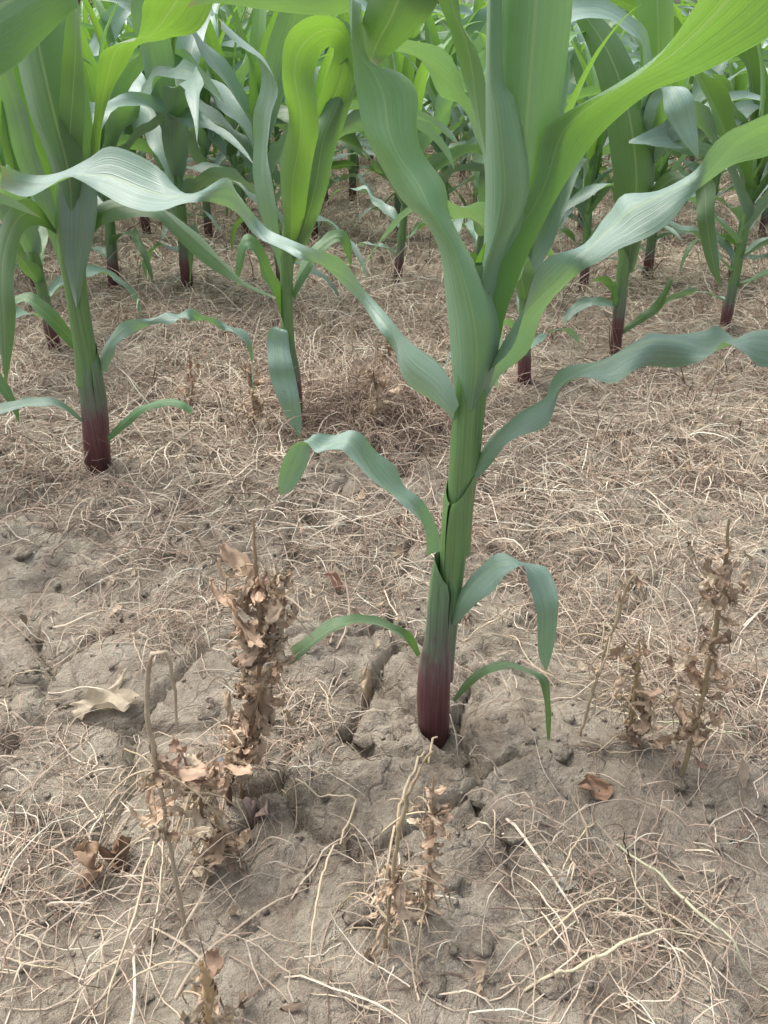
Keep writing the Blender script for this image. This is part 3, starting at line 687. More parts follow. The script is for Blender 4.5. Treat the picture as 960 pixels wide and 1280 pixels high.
# ------------------------------------------------------------------ far trees and the house beyond the field
def tree(x, y, h, rad, seed, label):
    rs = np.random.default_rng(seed)
    root = empty('field_tree', (x, y, 0), label, 'tree', 'trees beyond the field')
    V, F = [], []
    def tube(p, q, r0, r1):
        p, q = np.array(p), np.array(q); d = q - p; d = d / np.linalg.norm(d)
        a = np.cross(d, [0.3, 1, .1]); a /= np.linalg.norm(a); b = np.cross(d, a); s = len(V)
        for c, r in ((p, r0), (q, r1)):
            for k in range(7): V.append(c + (a * math.cos(k * .8976) + b * math.sin(k * .8976)) * r)
        for k in range(7): F.append((s + k, s + (k + 1) % 7, s + 7 + (k + 1) % 7, s + 7 + k))
    tube((0, 0, -.2), (0, .1, h * .45), .16, .10); tube((0, .1, h * .45), (.1, 0, h * .85), .10, .03)
    tips = []
    for k in range(9):
        z = h * rs.uniform(.2, .7); an = rs.uniform(0, 6.28); q = np.array([math.cos(an) * rad * .7, math.sin(an) * rad * .7, z + h * .2])
        tube((0, .05, z), q, .05, .015); tips.append(q)
    mesh_obj('trunk', V, F, M_BARK, root)
    n = 5200
    cl = np.vstack([tips, rs.normal(0, 1, (26, 3)) * [rad * .45, rad * .45, h * .22] + [0, 0, h * .55]])
    c = cl[rs.integers(0, len(cl), n)] + rs.normal(0, 1, (n, 3)) * rad * .2
    c[:, 2] = np.maximum(c[:, 2], .1)
    d1 = rs.normal(0, 1, (n, 3)); d1 /= np.linalg.norm(d1, axis=1)[:, None]
    d2 = np.cross(d1, rs.normal(0, 1, (n, 3))); d2 /= np.linalg.norm(d2, axis=1)[:, None]
    s = rs.uniform(.05, .12, (n, 1))
    P = np.stack([c - d1 * s, c + d2 * s * .45, c + d1 * s, c - d2 * s * .45], 1).reshape(-1, 3)
    mesh_obj('crown', P, np.arange(n * 4).reshape(-1, 4), M_TREE, root, False, np.tile([[.5, 0], [1, .5], [.5, 1], [0, .5]], (n, 1)))
for i, (x, y, h, r) in enumerate(((-14.0, 33, 5.5, 2.6), (-10.2, 31, 4.6, 2.4), (-6.6, 34, 5.2, 2.6), (-3.2, 32, 4.4, 2.2), (-17.5, 31, 5.0, 2.5), (-.2, 35, 3.6, 2.0), (14.6, 36, 5.2, 2.5), (18.0, 34, 4.6, 2.4))):
    tree(x, y, h, r, 60 + i, 'grey-green bushy tree beyond the far end of the maize')
def box(name, lo, hi, mat, parent):
    lo, hi = np.array(lo, float), np.array(hi, float)
    V = [[(lo, hi)[(i >> k) & 1][k] for k in range(3)] for i in range(8)]
    F = [(0, 2, 3, 1), (4, 5, 7, 6), (0, 1, 5, 4), (2, 6, 7, 3), (0, 4, 6, 2), (1, 3, 7, 5)]
    return mesh_obj(name, V, F, mat, parent, False)
H = empty('farm_house', (4.4, 46, 0), 'pale grey house with small window far beyond the maize field', 'house')
wl = box('wall', (-3.2, 0, -.2), (3.2, 5, 3.4), M_WALL, H)
mesh_obj('roof', [(-3.6, -.4, 3.38), (3.6, -.4, 3.38), (3.6, 5.4, 3.38), (-3.6, 5.4, 3.38), (-3.6, 2.5, 4.9), (3.6, 2.5, 4.9)], [(0, 1, 5, 4), (3, 4, 5, 2), (0, 4, 3), (1, 2, 5), (0, 3, 2, 1)], M_ROOF, H, False)
for cx in (-1.7, .4, 2.2):
    wi = box('window', (cx - .5, -.05, 1.2), (cx + .5, .1, 2.5), M_FRAME, H)
    for s in (-1, 1): box('pane', (cx + .235 * s - .2, -.065, 1.28), (cx + .235 * s + .2, .05, 2.42), M_GLASS, wi)

# ------------------------------------------------------------------ straw and withered weeds
STRAW_C = np.array([(.58, .49, .385), (.48, .39, .30), (.72, .64, .52), (.36, .275, .215), (.20, .145, .11), (.43, .325, .25), (.54, .465, .38)])
def straws(n, x, y, L, wd, seg, up, grav, curl, cols, lift=.004, seed=0):
    """n ribbons starting at (x, y); up = starting steepness, grav = how fast they bow down; returns verts, faces, colours."""
    rs = np.random.default_rng(seed)
    yaw = rs.uniform(0, 6.283, n); pit = up.copy()
    dyaw = rs.normal(0, 1, n) * curl; L = L / seg
    pos = np.zeros((n, seg + 1, 3)); p = np.stack([x, y, gz(x, y) + lift * rs.uniform(-.3, 1, n)], 1)
    pos[:, 0] = p
    for k in range(seg):
        yaw = yaw + dyaw / seg + rs.normal(0, .16, n) * np.sqrt(np.maximum(curl, .05))
        pit = pit - grav / seg + rs.normal(0, .12, n)
        d = np.stack([np.cos(yaw) * np.cos(pit), np.sin(yaw) * np.cos(pit), np.sin(pit)], 1)
        kink = rs.uniform(0, 1, n) < .10
        yaw = yaw + kink * rs.normal(0, 1.1, n); pit = pit + kink * rs.normal(0, .5, n)
        p = p + d * L[:, None]
        g = gz(p[:, 0], p[:, 1]) + lift * .35
        low = p[:, 2] < g
        p[:, 2] = np.where(low, g + rs.uniform(0, lift, n) * .5, p[:, 2]); pit = np.where(low, np.abs(pit) * .12, pit)
        pos[:, k + 1] = p
    T = np.gradient(pos, axis=1)
    S = np.cross(T, np.array([0, 0, 1.0]) + rs.normal(0, .5, (n, 1, 3))); S /= np.linalg.norm(S, axis=2, keepdims=True) + 1e-9
    Up = np.cross(S, T); Up /= np.linalg.norm(Up, axis=2, keepdims=True) + 1e-9
    tp = np.interp(np.linspace(0, 1, seg + 1), [0, .7, 1], [1, .8, .25])[None, :, None]
    wv = wd[:, None, None] * tp
    V = np.stack([pos - S * wv, pos + Up * wv * .7, pos + S * wv], 2)           # a shallow folded ribbon
    b = (np.arange(n)[:, None] * (seg + 1) + np.arange(seg)[None, :]).ravel() * 3
    F = np.vstack([np.stack([b, b + 1, b + 4, b + 3], 1), np.stack([b + 1, b + 2, b + 5, b + 4], 1)])
    c = np.repeat(cols, (seg + 1) * 3, 0)
    return V.reshape(-1, 3), F, c
def straw_cols(n, rs, bias=None):
    pr = np.array(bias if bias else [.22, .2, .16, .14, .1, .1, .08]); pr = pr / pr.sum()
    c = STRAW_C[rs.choice(len(STRAW_C), n, p=pr)]
    return np.clip(c * rs.uniform(.72, 1.2, (n, 1)), 0, .75)
class Bag:
    def __init__(s): s.V, s.F, s.C, s.b = [], [], [], 0
    def add(s, t):
        V, F, C = t; s.V.append(V); s.F.append(F + s.b); s.C.append(C); s.b += len(V)
    def obj(s, name, label, cat):
        o = mesh_obj(name, np.vstack(s.V), np.vstack(s.F), M_STRAW, None, True, None, None, np.vstack(s.C))
        return tag(o, label, cat, None, 'stuff')
rs = np.random.default_rng(5)
# flattened straw over the ground, thick from about a metre on
bag = Bag()
def spread(n, ylo, yhi, wide, Lr, wr, seg, thr, seed, upr=.25, bias=None, curl=.9):
    r = np.random.default_rng(seed)
    yy = np.sqrt(r.uniform(ylo ** 2, yhi ** 2, n)); xx = r.uniform(-1, 1, n) * (yy * .62 + wide)
    m = fbm(xx * 3.2, yy * 3.2, 77, 3) + .25 * np.clip((yy - .9) / .5, 0, 1)
    k = m > thr + r.uniform(-.12, .12, n); xx, yy = xx[k], yy[k]; n = len(xx)
    bag.add(straws(n, xx, yy, r.uniform(*Lr, n), r.uniform(*wr, n), seg, np.abs(r.normal(0, upr, n)), r.uniform(0, .8, n), np.full(n, curl), straw_cols(n, r, bias), seed=seed, lift=.007))
MUTE = [.14, .2, .08, .22, .14, .14, .08]
HARD = [.2, .1, .22, .1, .2, .12, .06]
spread(3900, .10, 1.0, .35, (.02, .11), (.00025, .0007), 7, .60, 1, .22, MUTE, .5)
spread(420, .10, 1.0, .35, (.05, .14), (.0007, .0014), 9, .52, 6, .2, None, .4)
spread(15000, .95, 2.3, .3, (.04, .13), (.0004, .0013), 6, .54, 2, .35, HARD, .6)
spread(9000, .8, 1.7, .3, (.03, .10), (.0003, .0008), 5, .54, 8, .3, MUTE, .6)
spread(16000, 2.2, 4.6, .4, (.06, .18), (.0008, .0020), 5, .46, 3, .5, HARD, .6)
spread(9000, 4.5, 9.0, .5, (.12, .34), (.002, .005), 4, .40, 4, .5, MUTE, .6)
bag.obj('straw_litter', 'tangled pale dry straw and dead grass lying over the soil', 'straw')
# dead grass still standing in tufts
bag = Bag()
TUFTS = [  # photo px of the tuft foot, spread (m), number of blades, height (m), darkness bias
    (430, 520, .10, 900, .13, 2), (505, 520, .10, 850, .13, 2), (465, 500, .10, 600, .12, 2), (480, 555, .08, 350, .08, 2), (400, 500, .08, 220, .11, 0), (240, 480, .16, 360, .09, 0), (320, 520, .10, 300, .11, 0),
    (300, 440, .2, 400, .10, 0), (430, 400, .2, 420, .12, 0), (550, 420, .15, 300, .10, 0), (180, 400, .18, 320, .09, 0), (660, 420, .18, 300, .09, 0), (840, 400, .2, 260, .08, 0), (20, 470, .12, 300, .10, 0),
    (200, 770, .07, 200, .07, 0), (250, 790, .06, 190, .07, 0), (150, 720, .06, 110, .06, 0), (280, 740, .06, 150, .06, 0),
    (800, 850, .07, 260, .09, 0), (860, 830, .08, 300, .10, 0), (920, 860, .07, 260, .10, 0), (760, 780, .08, 220, .08, 0), (720, 760, .06, 140, .07, 0), (880, 720, .09, 220, .08, 0), (940, 760, .06, 180, .08, 0), (800, 720, .09, 180, .07, 0),
    (790, 1130, .06, 170, .07, 0), (850, 1150, .05, 110, .06, 0), (740, 1180, .05, 120, .06, 0), (800, 1230, .05, 140, .06, 0), (700, 1110, .04, 60, .05, 0),
    (30, 1060, .05, 150, .06, 0), (80, 1110, .05, 110, .06, 0), (120, 990, .05, 110, .05, 0), (60, 950, .05, 90, .05, 0), (390, 900, .05, 100, .06, 0), (350, 880, .05, 120, .05, 0),
    (470, 690, .07, 130, .05, 0), (420, 730, .06, 90, .05, 0), (530, 650, .05, 80, .05, 0), (640, 700, .08, 150, .06, 0), (600, 650, .07, 120, .06, 0), (500, 1130, .04, 80, .05, 0), (60, 600, .08, 200, .07, 1), (110, 650, .06, 110, .05, 1),
    (680, 600, .10, 120, .06, 0), (800, 560, .12, 160, .05, 0), (900, 600, .10, 160, .05, 1),
    (200, 1120, .03, 50, .10, 0), (170, 1180, .03, 40, .09, 0), (250, 1150, .03, 30, .07, 0), (10, 1130, .04, 90, .07, 0), (40, 1240, .05, 60, .06, 0), (320, 1090, .02, 30, .06, 0), (290, 960, .05, 120, .06, 0), (350, 940, .05, 120, .06, 0),
    (10, 940, .04, 90, .06, 0), (110, 800, .05, 70, .06, 0), (880, 1060, .06, 60, .06, 0), (930, 940, .06, 140, .07, 0), (560, 900, .02, 30, .05, 0), (610, 860, .05, 60, .05, 0), (480, 1240, .05, 70, .06, 0), (620, 1240, .05, 50, .05, 0), (660, 1060, .05, 40, .06, 0)]
for i, (px, py, sp, n, hgt, dk) in enumerate(TUFTS):
    r = np.random.default_rng(300 + i); g = gnd(px, py)
    x = g[0] + r.normal(0, sp * .6, n); y = g[1] + r.normal(0, sp * .5, n)
    b = [.03, .06, .02, .25, .48, .14, .02] if dk == 2 else [.08, .12, .05, .25, .25, .2, .05] if dk else (MUTE if py > 640 else HARD)
    if py > 640: x, y, n = x[:int(n * .5)], y[:int(n * .5)], int(n * .5)
    bag.add(straws(n, x, y, hgt * r.uniform(.7, 1.9, n), r.uniform(.0003, .0008, n) * (1.5 if g[1] > 1 else 1), 9, r.uniform(.5, 1.5, n), r.uniform(1.6, 4.2, n), np.full(n, .8), straw_cols(n, r, b), seed=700 + i))
# stubble through the back of the field
r = np.random.default_rng(9); n = 17000
yy = np.sqrt(r.uniform(1.25 ** 2, 5.5 ** 2, n)); xx = r.uniform(-1, 1, n) * (yy * .6 + .3)
k = fbm(xx * 2.6, yy * 2.6, 55, 3) > r.uniform(.35, .6, n); xx, yy = xx[k], yy[k]; n = len(xx)
bag.add(straws(n, xx, yy, r.uniform(.05, .17, n), r.uniform(.0006, .0017, n), 6, r.uniform(.8, 1.55, n), r.uniform(.0, 3.2, n), np.full(n, .7), straw_cols(n, r, HARD), seed=99))
bag.obj('dead_grass', 'withered dead grass blades standing and drooping in loose tufts', 'dead grass')

# crumbs of earth
bag = Bag()
def crumb_field():
    r = np.random.default_rng(21); n = 5200
    yy = np.sqrt(r.uniform(.12 ** 2, 1.9 ** 2, n)); xx = r.uniform(-1, 1, n) * (yy * .6 + .35)
    s = r.gamma(1.6, .0011, n) + .0008
    ico = np.array([(0, 0, 1), (.9, 0, .3), (.28, .85, .3), (-.72, .53, .3), (-.72, -.53, .3), (.28, -.85, .3), (0, 0, -.6)])
    fc = np.array([(0, 1, 2), (0, 2, 3), (0, 3, 4), (0, 4, 5), (0, 5, 1), (6, 2, 1), (6, 3, 2), (6, 4, 3), (6, 5, 4), (6, 1, 5)])
    an = r.uniform(0, 6.28, n); V = ico[None] * r.uniform(.6, 1.3, (n, 7, 1)) * s[:, None, None]
    c, q = np.cos(an)[:, None], np.sin(an)[:, None]
    V = np.stack([V[..., 0] * c - V[..., 1] * q, V[..., 0] * q + V[..., 1] * c, V[..., 2] * .8], 2)
    V += np.stack([xx, yy, gz(xx, yy) + s * .3], 1)[:, None]
    F = (np.arange(n) * 7)[:, None, None] + fc[None]
    o = mesh_obj('soil_crumbs', V.reshape(-1, 3), F.reshape(-1, 3), M_SOIL, None, False)
    tag(o, 'loose crumbs of dry earth scattered over the soil', 'soil crumbs', None, 'stuff')
crumb_field()

# single clods
CLODS = [(505, 918, .016), (262, 890, .015), (455, 930, .010), (620, 905, .012), (660, 935, .011), (575, 940, .010), (700, 950, .012), (340, 1010, .014), (280, 1050, .012), (410, 1000, .010), (600, 1010, .013),
         (640, 1060, .011), (370, 1110, .014), (450, 1160, .012), (300, 1160, .015), (210, 1150, .011), (560, 1120, .012), (600, 1190, .010), (90, 880, .013), (40, 840, .011), (60, 760, .012), (30, 700, .014), (210, 690, .012), (440, 650, .013), (350, 690, .011), (540, 1240, .012), (690, 1240, .011), (920, 1100, .012), (940, 1010, .014), (880, 1000, .010)]
def clod(px, py, s, i):
    r = np.random.default_rng(1200 + i); n1, n2 = 9, 14
    V = []
    for a in range(n1):
        th = math.pi * a / (n1 - 1)
        for b in range(n2):
            ph = 2 * math.pi * b / n2
            V.append((math.sin(th) * math.cos(ph), math.sin(th) * math.sin(ph), math.cos(th)))
    V = np.array(V); q = r.uniform(0, 50)
    rad = .55 + .75 * fbm(V[:, 0] * 1.9 + q, V[:, 1] * 1.9 + V[:, 2] * 1.5 + q, i, 4) + .10 * r.normal(0, 1, len(V)) * (np.abs(V[:, 2]) < .98)
    V = V * rad[:, None] * np.array([1.15, .95, .6]) * s
    F = [(a * n2 + b, (a + 1) * n2 + b, (a + 1) * n2 + (b + 1) % n2, a * n2 + (b + 1) % n2) for a in range(n1 - 1) for b in range(n2)]
    g = gnd(px, py); o = mesh_obj('soil_clod', V, np.array(F), M_SOIL)
    o.location = (g[0], g[1], gz1(g[0], g[1]) - s * .05); o.rotation_euler[2] = r.uniform(0, 6.28)
    tag(o, 'small rounded clod of dry earth lying on the soil', 'clod', 'clods of dry earth')
    return o
for i, c in enumerate(CLODS): clod(*c, i)

# crumpled dead leaf shapes
def crumple(L, W, seed, curl=2.2, n=13, m=7):
    r = np.random.default_rng(seed); t = np.linspace(0, 1, n); P = np.zeros((n, m, 3))
    th = .3 + np.cumsum(r.normal(curl / n, .28, n)); x = np.r_[0, np.cumsum(np.cos(th[:-1]))] * L / n; z = np.r_[0, np.cumsum(np.sin(th[:-1]))] * L / n
    Wt = W * np.sin(np.pi * (t * .94 + .04)) ** .7
    a, b, q = r.uniform(0, 9, 3)
    for j, s in enumerate(np.linspace(-1, 1, m)):
        phi = 1.2 + .6 * np.sin(t * 4 + a)
        P[:, j, 0] = x + .10 * W * np.sin(s * 5 + t * 7 + b)
        P[:, j, 1] = Wt / 2 * np.sin(s * phi) / phi + .06 * W * np.sin(t * 9 + q)
        P[:, j, 2] = z + Wt / 2 * (1 - np.cos(s * phi)) / phi * np.sign(math.sin(a)) + .13 * W * np.sin(s * 4 + a + t * 11)
    P += (.05 if n < 20 else .012) * W * r.normal(0, 1, P.shape)
    return P
def tan(r, red=0.):
    c = np.array([(.54, .43, .31), (.47, .365, .26), (.66, .56, .42), (.34, .25, .18), (.50, .385, .27)][r.integers(0, 5)]) * r.uniform(.75, 1.15)
    return c * np.array([1 + .02 * red, 1 - .01 * red, 1 - .01 * red])
CR_ME = []
for i in range(14):
    r = np.random.default_rng(i + 40)
    P = crumple(r.uniform(.03, .05), r.uniform(.012, .024), i, r.uniform(.6, 3))
    o = mesh_obj('tmp', P.reshape(-1, 3), grid_faces(13, 7), M_DRYLEAF, None, True, None, None, np.tile(tan(r, i % 3), (91, 1)))
    CR_ME.append(o.data); bpy.data.objects.remove(o)

def tube_path(name, P, rad, mat, parent, colr, m=7):
    P = np.asarray(P, float); n = len(P); T = np.gradient(P, axis=0); T /= np.linalg.norm(T, axis=1)[:, None] + 1e-9
    A = np.cross(T, [.31, .2, .92]); A /= np.linalg.norm(A, axis=1)[:, None] + 1e-9; B = np.cross(T, A)
    rad = lin(rad, n)
    an = np.arange(m) * 2 * math.pi / m
    V = (P[:, None] + (A[:, None] * np.cos(an)[None, :, None] + B[:, None] * np.sin(an)[None, :, None]) * rad[:, None, None]).reshape(-1, 3)
    F = np.array([(i * m + k, i * m + (k + 1) % m, (i + 1) * m + (k + 1) % m, (i + 1) * m + k) for i in range(n - 1) for k in range(m)])
    if parent is not None: V = V - np.array(parent.location)
    return mesh_obj(name, V, F, mat, parent, True, None, None, np.tile(np.asarray(colr), (len(V), 1)))

def dead_weed(label, foot, path, lean, rad, nleaf, t0, t1, sz, seed, col=(.42, .31, .20), side=1., threads=6):
    """foot: photo px where it is rooted; path: px of the stem from the foot up; lean: metres nearer (-) or farther (+) at the top."""
    g = gnd(*foot); r = np.random.default_rng(seed)
    root = empty('dead_weed', (g[0], g[1], gz1(g[0], g[1])), label, 'dead weed')
    n = 30; p = cr(path, n); Y = g[1] + np.linspace(0, 1, n) * lean
    P = np.array([at(p[i, 0], p[i, 1], Y[i]) for i in range(n)])
    P[0, 2] = min(P[0, 2], root.location[2] - .004)
    P += r.normal(0, .0007, P.shape)
    rad *= .72
    tube_path('stem', P, [rad, rad * .8, rad * 1.0, rad * .45], M_DRYLEAF, root, col)
    for k in range(int(nleaf * 1.35)):
        f = r.uniform(t0, t1); q = P[int(f * (n - 1))]
        o = bpy.data.objects.new('withered_leaf', CR_ME[int(r.integers(0, 14))]); COL.objects.link(o); o.parent = root
        o.location = Vector(q - np.array(root.location)) + Vector((r.normal(0, .006) * side, r.normal(0, .005), r.normal(0, .004)))
        o.rotation_euler = (r.uniform(-.6, .6), r.uniform(.6, 2.0), r.uniform(0, 6.28)); s = .8 * sz * r.uniform(.5, 1.25); o.scale = (s, s * r.uniform(.6, 1.2), s)
    for k in range(threads):
        q = P[int(r.uniform(t0, t1) * (n - 1))]; m = 12; pts = [q.copy()]; d = np.array([r.normal(0, 1), r.normal(0, .6), .4]); d /= np.linalg.norm(d)
        for j in range(m):
            d = d + np.array([r.normal(0, .15), r.normal(0, .15), -.22]); d /= np.linalg.norm(d); pts.append(pts[-1] + d * r.uniform(.004, .008))
        pts = np.array(pts); pts[:, 2] = np.maximum(pts[:, 2], gz(pts[:, 0], pts[:, 1]) + .002)
        tube_path('tendril', pts, [.0009, .0006], M_STRAW, root, np.array((.50, .41, .28)) * r.uniform(.7, 1.2), 4)
    return root
dead_weed('tall brown withered weed thick with crumpled papery leaves', (300, 985), [(300, 985), (312, 930), (322, 860), (326, 790), (320, 720), (316, 650)], .02, .0034, 78, .12, .84, 1.08, 1, (.40, .29, .19), 1.9)
dead_weed('withered weed with hooked pale stem and pinkish shrivelled leaves', (236, 1180), [(236, 1180), (222, 1110), (208, 1030), (194, 950), (184, 880), (186, 830), (200, 812), (214, 830), (220, 880), (222, 915)], .02, .0026, 16, .3, .5, .8, 2, (.50, .42, .31))
dead_weed('clump of reddish shrivelled leaves sagging from a broken weed', (268, 1085), [(268, 1085), (262, 1050), (252, 1010), (240, 970), (226, 940)], .01, .003, 46, .1, 1, .95, 3, (.34, .23, .16), 2.2)
dead_weed('short dead weed stump with dark bent stalk and hanging grey leaves', (300, 1010), [(284, 984), (296, 955), (305, 935), (308, 922)], -.01, .0045, 14, .0, .9, .9, 4, (.17, .11, .08), 1.2)
dead_weed('thin cream weed stump capped with a bleached torn husk', (262, 1290), [(262, 1300), (262, 1260), (258, 1225), (252, 1205)], -.01, .0055, 12, .2, 1, .85, 5, (.58, .44, .25), .8, 2)
dead_weed('leaning dry weed stalk wrapped in tan curled leaves below the big plant', (478, 1200), [(478, 1200), (490, 1110), (498, 1040), (516, 980), (540, 938)], .02, .0026, 14, .0, .45, .8, 6, (.45, .36, .23), 1.)
dead_weed('upright dead weed with crumbling tan leaves beside the leaning stalk', (530, 1160), [(530, 1160), (536, 1100), (540, 1030), (542, 970)], .01, .0026, 34, .05, 1, .6, 7, (.42, .32, .21), 1.)
dead_weed('bare forked straw-coloured weed stalk leaning over the tangled grass', (722, 930), [(722, 930), (742, 860), (768, 780), (790, 722), (800, 735), (806, 752)], .02, .0026, 6, .4, .9, .6, 8, (.50, .41, .28), 1., 5)
dead_weed('tall olive-brown dead weed with leaf rags in the tangled grass', (850, 975), [(850, 975), (872, 900), (892, 800), (906, 720), (912, 650)], .03, .0036, 48, .1, .95, .9, 9, (.38, .30, .18), 1.9)
dead_weed('yellowish withered weed drooping between the two straw-coloured stalks', (785, 935), [(785, 935), (790, 890), (796, 840), (800, 800)], .02, .0028, 30, .1, 1, .85, 10, (.42, .33, .18), 1.5)
dead_weed('small brown dead weed at the foot of the hanging blade', (318, 545), [(318, 545), (316, 500), (312, 455)], .01, .003, 26, .1, 1, .9, 11, (.33, .24, .16), 1.3, 3)
dead_weed('dark dead weed thicket stem beyond the curled low leaf', (470, 545), [(470, 545), (472, 505), (466, 462)], .01, .003, 30, .1, 1, .9, 12, (.26, .18, .12), 1.8, 3)
dead_weed('greyish dead weed with frayed top between the two maize stalks', (490, 480), [(490, 480), (486, 440), (484, 410)], .01, .003, 22, .2, 1, .9, 13, (.36, .28, .19), 1.5, 3)
dead_weed('reddish dead weed sprig on the straw right of the sturdy plant', (238, 520), [(238, 520), (240, 480), (236, 440)], .01, .0025, 16, .2, 1, .8, 14, (.36, .22, .16), 1.2, 3)

# flakes of dead leaf strewn about
def flakes():
    r = np.random.default_rng(31); Vs, Fs, Cs, b = [], [], [], 0
    n = 2600; yy = np.sqrt(r.uniform(.15 ** 2, 3.2 ** 2, n)); xx = r.uniform(-1, 1, n) * (yy * .6 + .3)
    k = fbm(xx * 3.2, yy * 3.2, 77, 3) > r.uniform(.3, .6, n); f = grid_faces(5, 3)
    for x, y in zip(xx[k], yy[k]):
        L = r.uniform(.008, .03); P = crumple(L, L * r.uniform(.3, .6), int(r.integers(0, 9999)), r.uniform(.3, 2.5), 5, 3).reshape(-1, 3)
        a, e = r.uniform(0, 6.28), r.uniform(-.5, .5); c, q = math.cos(a), math.sin(a)
        P = P - P.mean(0); Z = P[:, 2] + P[:, 0] * e; Z -= Z.min()
        P = np.stack([P[:, 0] * c - P[:, 1] * q + x, P[:, 0] * q + P[:, 1] * c + y, Z], 1)
        P[:, 2] += gz(P[:, 0], P[:, 1]) + .001
        Vs.append(P); Fs.append(f + b); b += 15; Cs.append(np.tile(tan(r) * r.uniform(.55, 1.1), (15, 1)))
    o = mesh_obj('leaf_flakes', np.vstack(Vs), np.vstack(Fs), M_DRYLEAF, None, True, None, None, np.vstack(Cs))
    tag(o, 'small flakes of dead brown leaf strewn among the straw', 'leaf litter', None, 'stuff')
flakes()

# dry leaves on the ground
def ground_leaf(label, px, py, L, W, seed, rz, col, curl=1.2):
    r = np.random.default_rng(seed); P = crumple(L, W, seed, curl, 20, 11); g = gnd(px, py)
    P = P - P.mean((0, 1)); a, b = math.cos(rz), math.sin(rz)
    X = P[..., 0] * a - P[..., 1] * b; Y = P[..., 0] * b + P[..., 1] * a
    P[..., 2] *= .6; P[..., 2] -= P[..., 2].min()
    Z = P[..., 2] + gz(g[0] + X, g[1] + Y) + .001
    V = np.stack([X, Y, Z - gz1(*g)], 2).reshape(-1, 3)
    o = mesh_obj('dry_leaf', V, grid_faces(20, 11), M_DRYLEAF, None, True, None, None, np.tile(np.array(col), (len(V), 1)))
    o.location = (g[0], g[1], gz1(*g)); return tag(o, label, 'dry leaf')
ground_leaf('large brown crumpled dry leaf lying on bare soil', 118, 1095, .07, .048, 1, .5, (.36, .25, .17), 1.5)
ground_leaf('dark brown curled dry leaf folded under the large crumpled one', 150, 1075, .05, .03, 2, 2.2, (.24, .16, .11), 2)
ground_leaf('pale flat dead leaf scrap beside the hooked weed', 132, 888, .075, .045, 3, .2, (.50, .43, .32), .6)
ground_leaf('small grey-brown folded dead leaf near the thick withered weed', 262, 889, .03, .024, 4, .3, (.38, .32, .27), 1.8)
ground_leaf('upper pale leaf scrap with curled rim on the bare soil', 150, 862, .04, .014, 5, .9, (.52, .44, .33), 1.2)
ground_leaf('narrow reddish dead leaf under the arched green leaf', 420, 735, .06, .02, 6, -.3, (.33, .19, .14), 1)
ground_leaf('thin tan dead leaf hanging by the small upright twig', 458, 858, .03, .016, 7, 1.5, (.48, .38, .26), 1)
ground_leaf('brown dead leaf patch on the shaded soil at the tuft', 740, 1000, .05, .03, 8, .2, (.28, .18, .12), 1)
ground_leaf('bluish-grey dry leaf fragment under the straw tuft', 706, 1112, .026, .018, 9, .7, (.42, .42, .40), 1.5)
ground_leaf('pinkish dry leaf by the reddish shrivelled clump', 322, 1015, .04, .024, 10, -.9, (.42, .32, .28), 1.4)
ground_leaf('torn dark leaf half buried left of the big purple base', 390, 830, .05, .014, 11, -.4, (.24, .17, .12), .7)

# single long straws
def straw_piece(px_path, lift, rad, label, group=None, col=(.60, .51, .36)):
    n = 26; p = cr(px_path, n); h = lin(lift, n); P = []
    for i in range(n):
        g = gnd(*p[i]); P.append((g[0], g[1]))
    P = np.array(P); r = np.random.default_rng(int(p[0, 0] * 7 + p[0, 1]))
    # raised stretches stand over their own ground point, pulled toward the viewer by the same ray
    k = 1 - h / CAMH
    X, Y_ = P[:, 0] * k, P[:, 1] * k
    Z = np.maximum(h, 0) + gz(X, Y_) + rad * .8
    g0 = (X[0], Y_[0], Z[0])
    root = None
    rad = rad * .62
    o = tube_path('dry_straw', np.stack([X, Y_, Z], 1) + r.normal(0, .00012, (n, 3)) - np.array(g0), [rad, rad * 1.15, rad * .5], M_STRAW, None, np.array(col), 6)
    o.location = g0
    return tag(o, label, 'straw', group)
straw_piece([(446, 1022), (428, 1058), (406, 1105), (394, 1160), (386, 1232)], [.004, .01, .014, .008, .0], .0016, 'long pale straw bent sharply over the bare soil')
straw_piece([(446, 1022), (410, 1004), (370, 985), (322, 960)], [.004, .012, .012, .004], .0012, 'thin upper straw meeting the sharply bent one')
straw_piece([(432, 1062), (448, 1068), (456, 1085), (456, 1130)], [.004, .008, .004, 0], .0009, 'short side straw branching off the bent one', None, (.52, .44, .31))
straw_piece([(770, 1060), (830, 1100), (880, 1150), (930, 1205), (965, 1240)], [.0, .02, .03, .02, .0], .0020, 'stout greenish straw sloping down through the tuft', None, (.52, .52, .36))
straw_piece([(780, 1068), (800, 1118), (850, 1150), (900, 1195)], [.0, .015, .02, .005], .0012, 'slender straw alongside the stout greenish one')
straw_piece([(655, 1240), (720, 1212), (790, 1178), (840, 1166), (872, 1178)], [.0, .012, .025, .028, .018], .0022, 'flat pale blade arching low across the tuft', None, (.58, .52, .36))
straw_piece([(655, 1190), (690, 1165), (722, 1136), (760, 1128), (800, 1150)], [.0, .01, .02, .02, .006], .0016, 'curved straw looping left of the tuft')
straw_piece([(700, 1130), (712, 1090), (716, 1092), (705, 1135)], [.0, .03, .03, .0], .0012, 'tiny hairpin straw beside the bluish leaf fragment')
straw_piece([(740, 1042), (720, 1060), (700, 1100), (692, 1125)], [.0, .015, .015, .0], .0013, 'short arched straw above the tuft')
straw_piece([(770, 890), (830, 905), (890, 920), (965, 938)], [.0, .02, .02, .0], .0015, 'greenish straw lying under the olive-brown weed', None, (.52, .50, .34))
straw_piece([(724, 940), (770, 942), (828, 940)], [.002, .004, .002], .0009, 'straight thin straw flat on the soil')
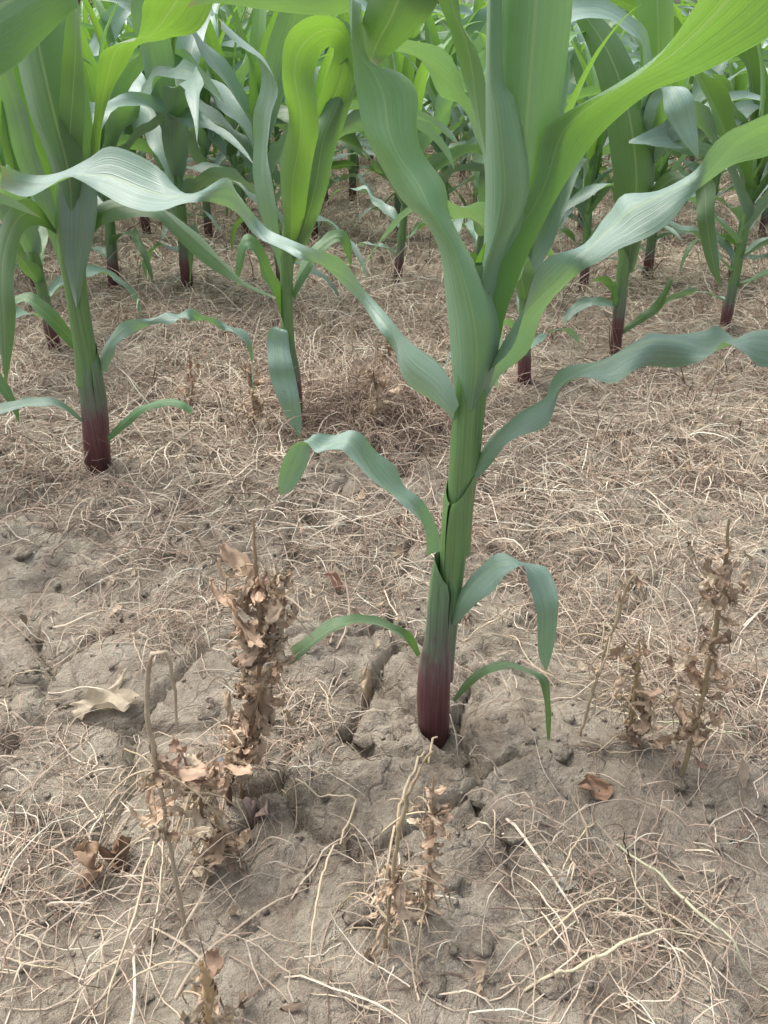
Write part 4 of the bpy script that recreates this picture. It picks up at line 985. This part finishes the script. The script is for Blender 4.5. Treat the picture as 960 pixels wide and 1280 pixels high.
straw_piece([(574, 812), (600, 795), (640, 765), (670, 748)], [.0, .008, .012, .01], .0012, 'thin straight straw under the bent hanging leaf')
straw_piece([(636, 800), (665, 832), (700, 850), (760, 868)], [.004, .008, .004, .002], .0011, 'straw crossing behind the hanging leaf tip')
straw_piece([(545, 938), (524, 968), (506, 1010), (492, 1060), (478, 1130)], [.012, .02, .022, .02, .004], .0020, 'thick bleached straw leaning down from the purple base', None, (.58, .48, .33))
straw_piece([(395, 860), (410, 880), (412, 905), (430, 945)], [.0, .012, .012, .0], .0010, 'curled straw beneath the arched basal leaf')
straw_piece([(336, 965), (380, 975), (410, 968), (440, 985)], [.0, .006, .01, .0], .0012, 'white-ish straw beside the short dark stump', None, (.60, .56, .46))
straw_piece([(0, 852), (60, 838), (95, 820), (118, 785)], [.0, .006, .008, .002], .0011, 'slanting straw on the smooth bare patch')
straw_piece([(200, 1042), (182, 1090), (165, 1150), (140, 1215), (128, 1280)], [.02, .03, .025, .012, .0], .0016, 'long dry grass blade hanging from the hooked weed')
straw_piece([(205, 1050), (200, 1110), (190, 1180), (180, 1270)], [.02, .03, .02, .0], .0012, 'pale grass strand hanging beside the longer blade', None, (.56, .50, .38))
straw_piece([(0, 1020), (45, 1022), (50, 1072)], [.004, .02, .002], .0011, 'right-angled grey straw on the soil', None, (.52, .48, .40))
straw_piece([(10, 1158), (60, 1172), (110, 1176), (160, 1168)], [.002, .008, .008, .002], .0010, 'low straw running along the crust near the pale strands', None, (.54, .49, .38))
straw_piece([(0, 1192), (40, 1198), (78, 1198)], [.002, .004, .002], .0012, 'short straw flat at the foot of the grey tangle')
rr = np.random.default_rng(77)
for i in range(70):
    px, py = rr.uniform(0, 960), rr.uniform(640, 1270); a = rr.uniform(0, 3.14); l = rr.uniform(20, 55); c = rr.uniform(-25, 25)
    pts = [(px - l * math.cos(a), py - l * math.sin(a) * .6), (px - c * math.sin(a), py + c * math.cos(a) * .6), (px + l * math.cos(a), py + l * math.sin(a) * .6)]
    straw_piece(pts, [.001, rr.uniform(.002, .014), .001], rr.uniform(.0006, .0013), 'short loose piece of pale straw on the soil', 'loose straws on the soil', tuple(STRAW_C[rr.integers(0, 7)] * rr.uniform(.85, 1.15)))

# small stone
o = clod(276, 962, .012, 90)
o.name = 'grey_stone'; o.data.materials[0] = plain_material('stone', (.15, .16, .18), .7, 90, .3)
tag(o, 'small dark blue-grey stone beside the short dark weed stump', 'stone'); del o['group']
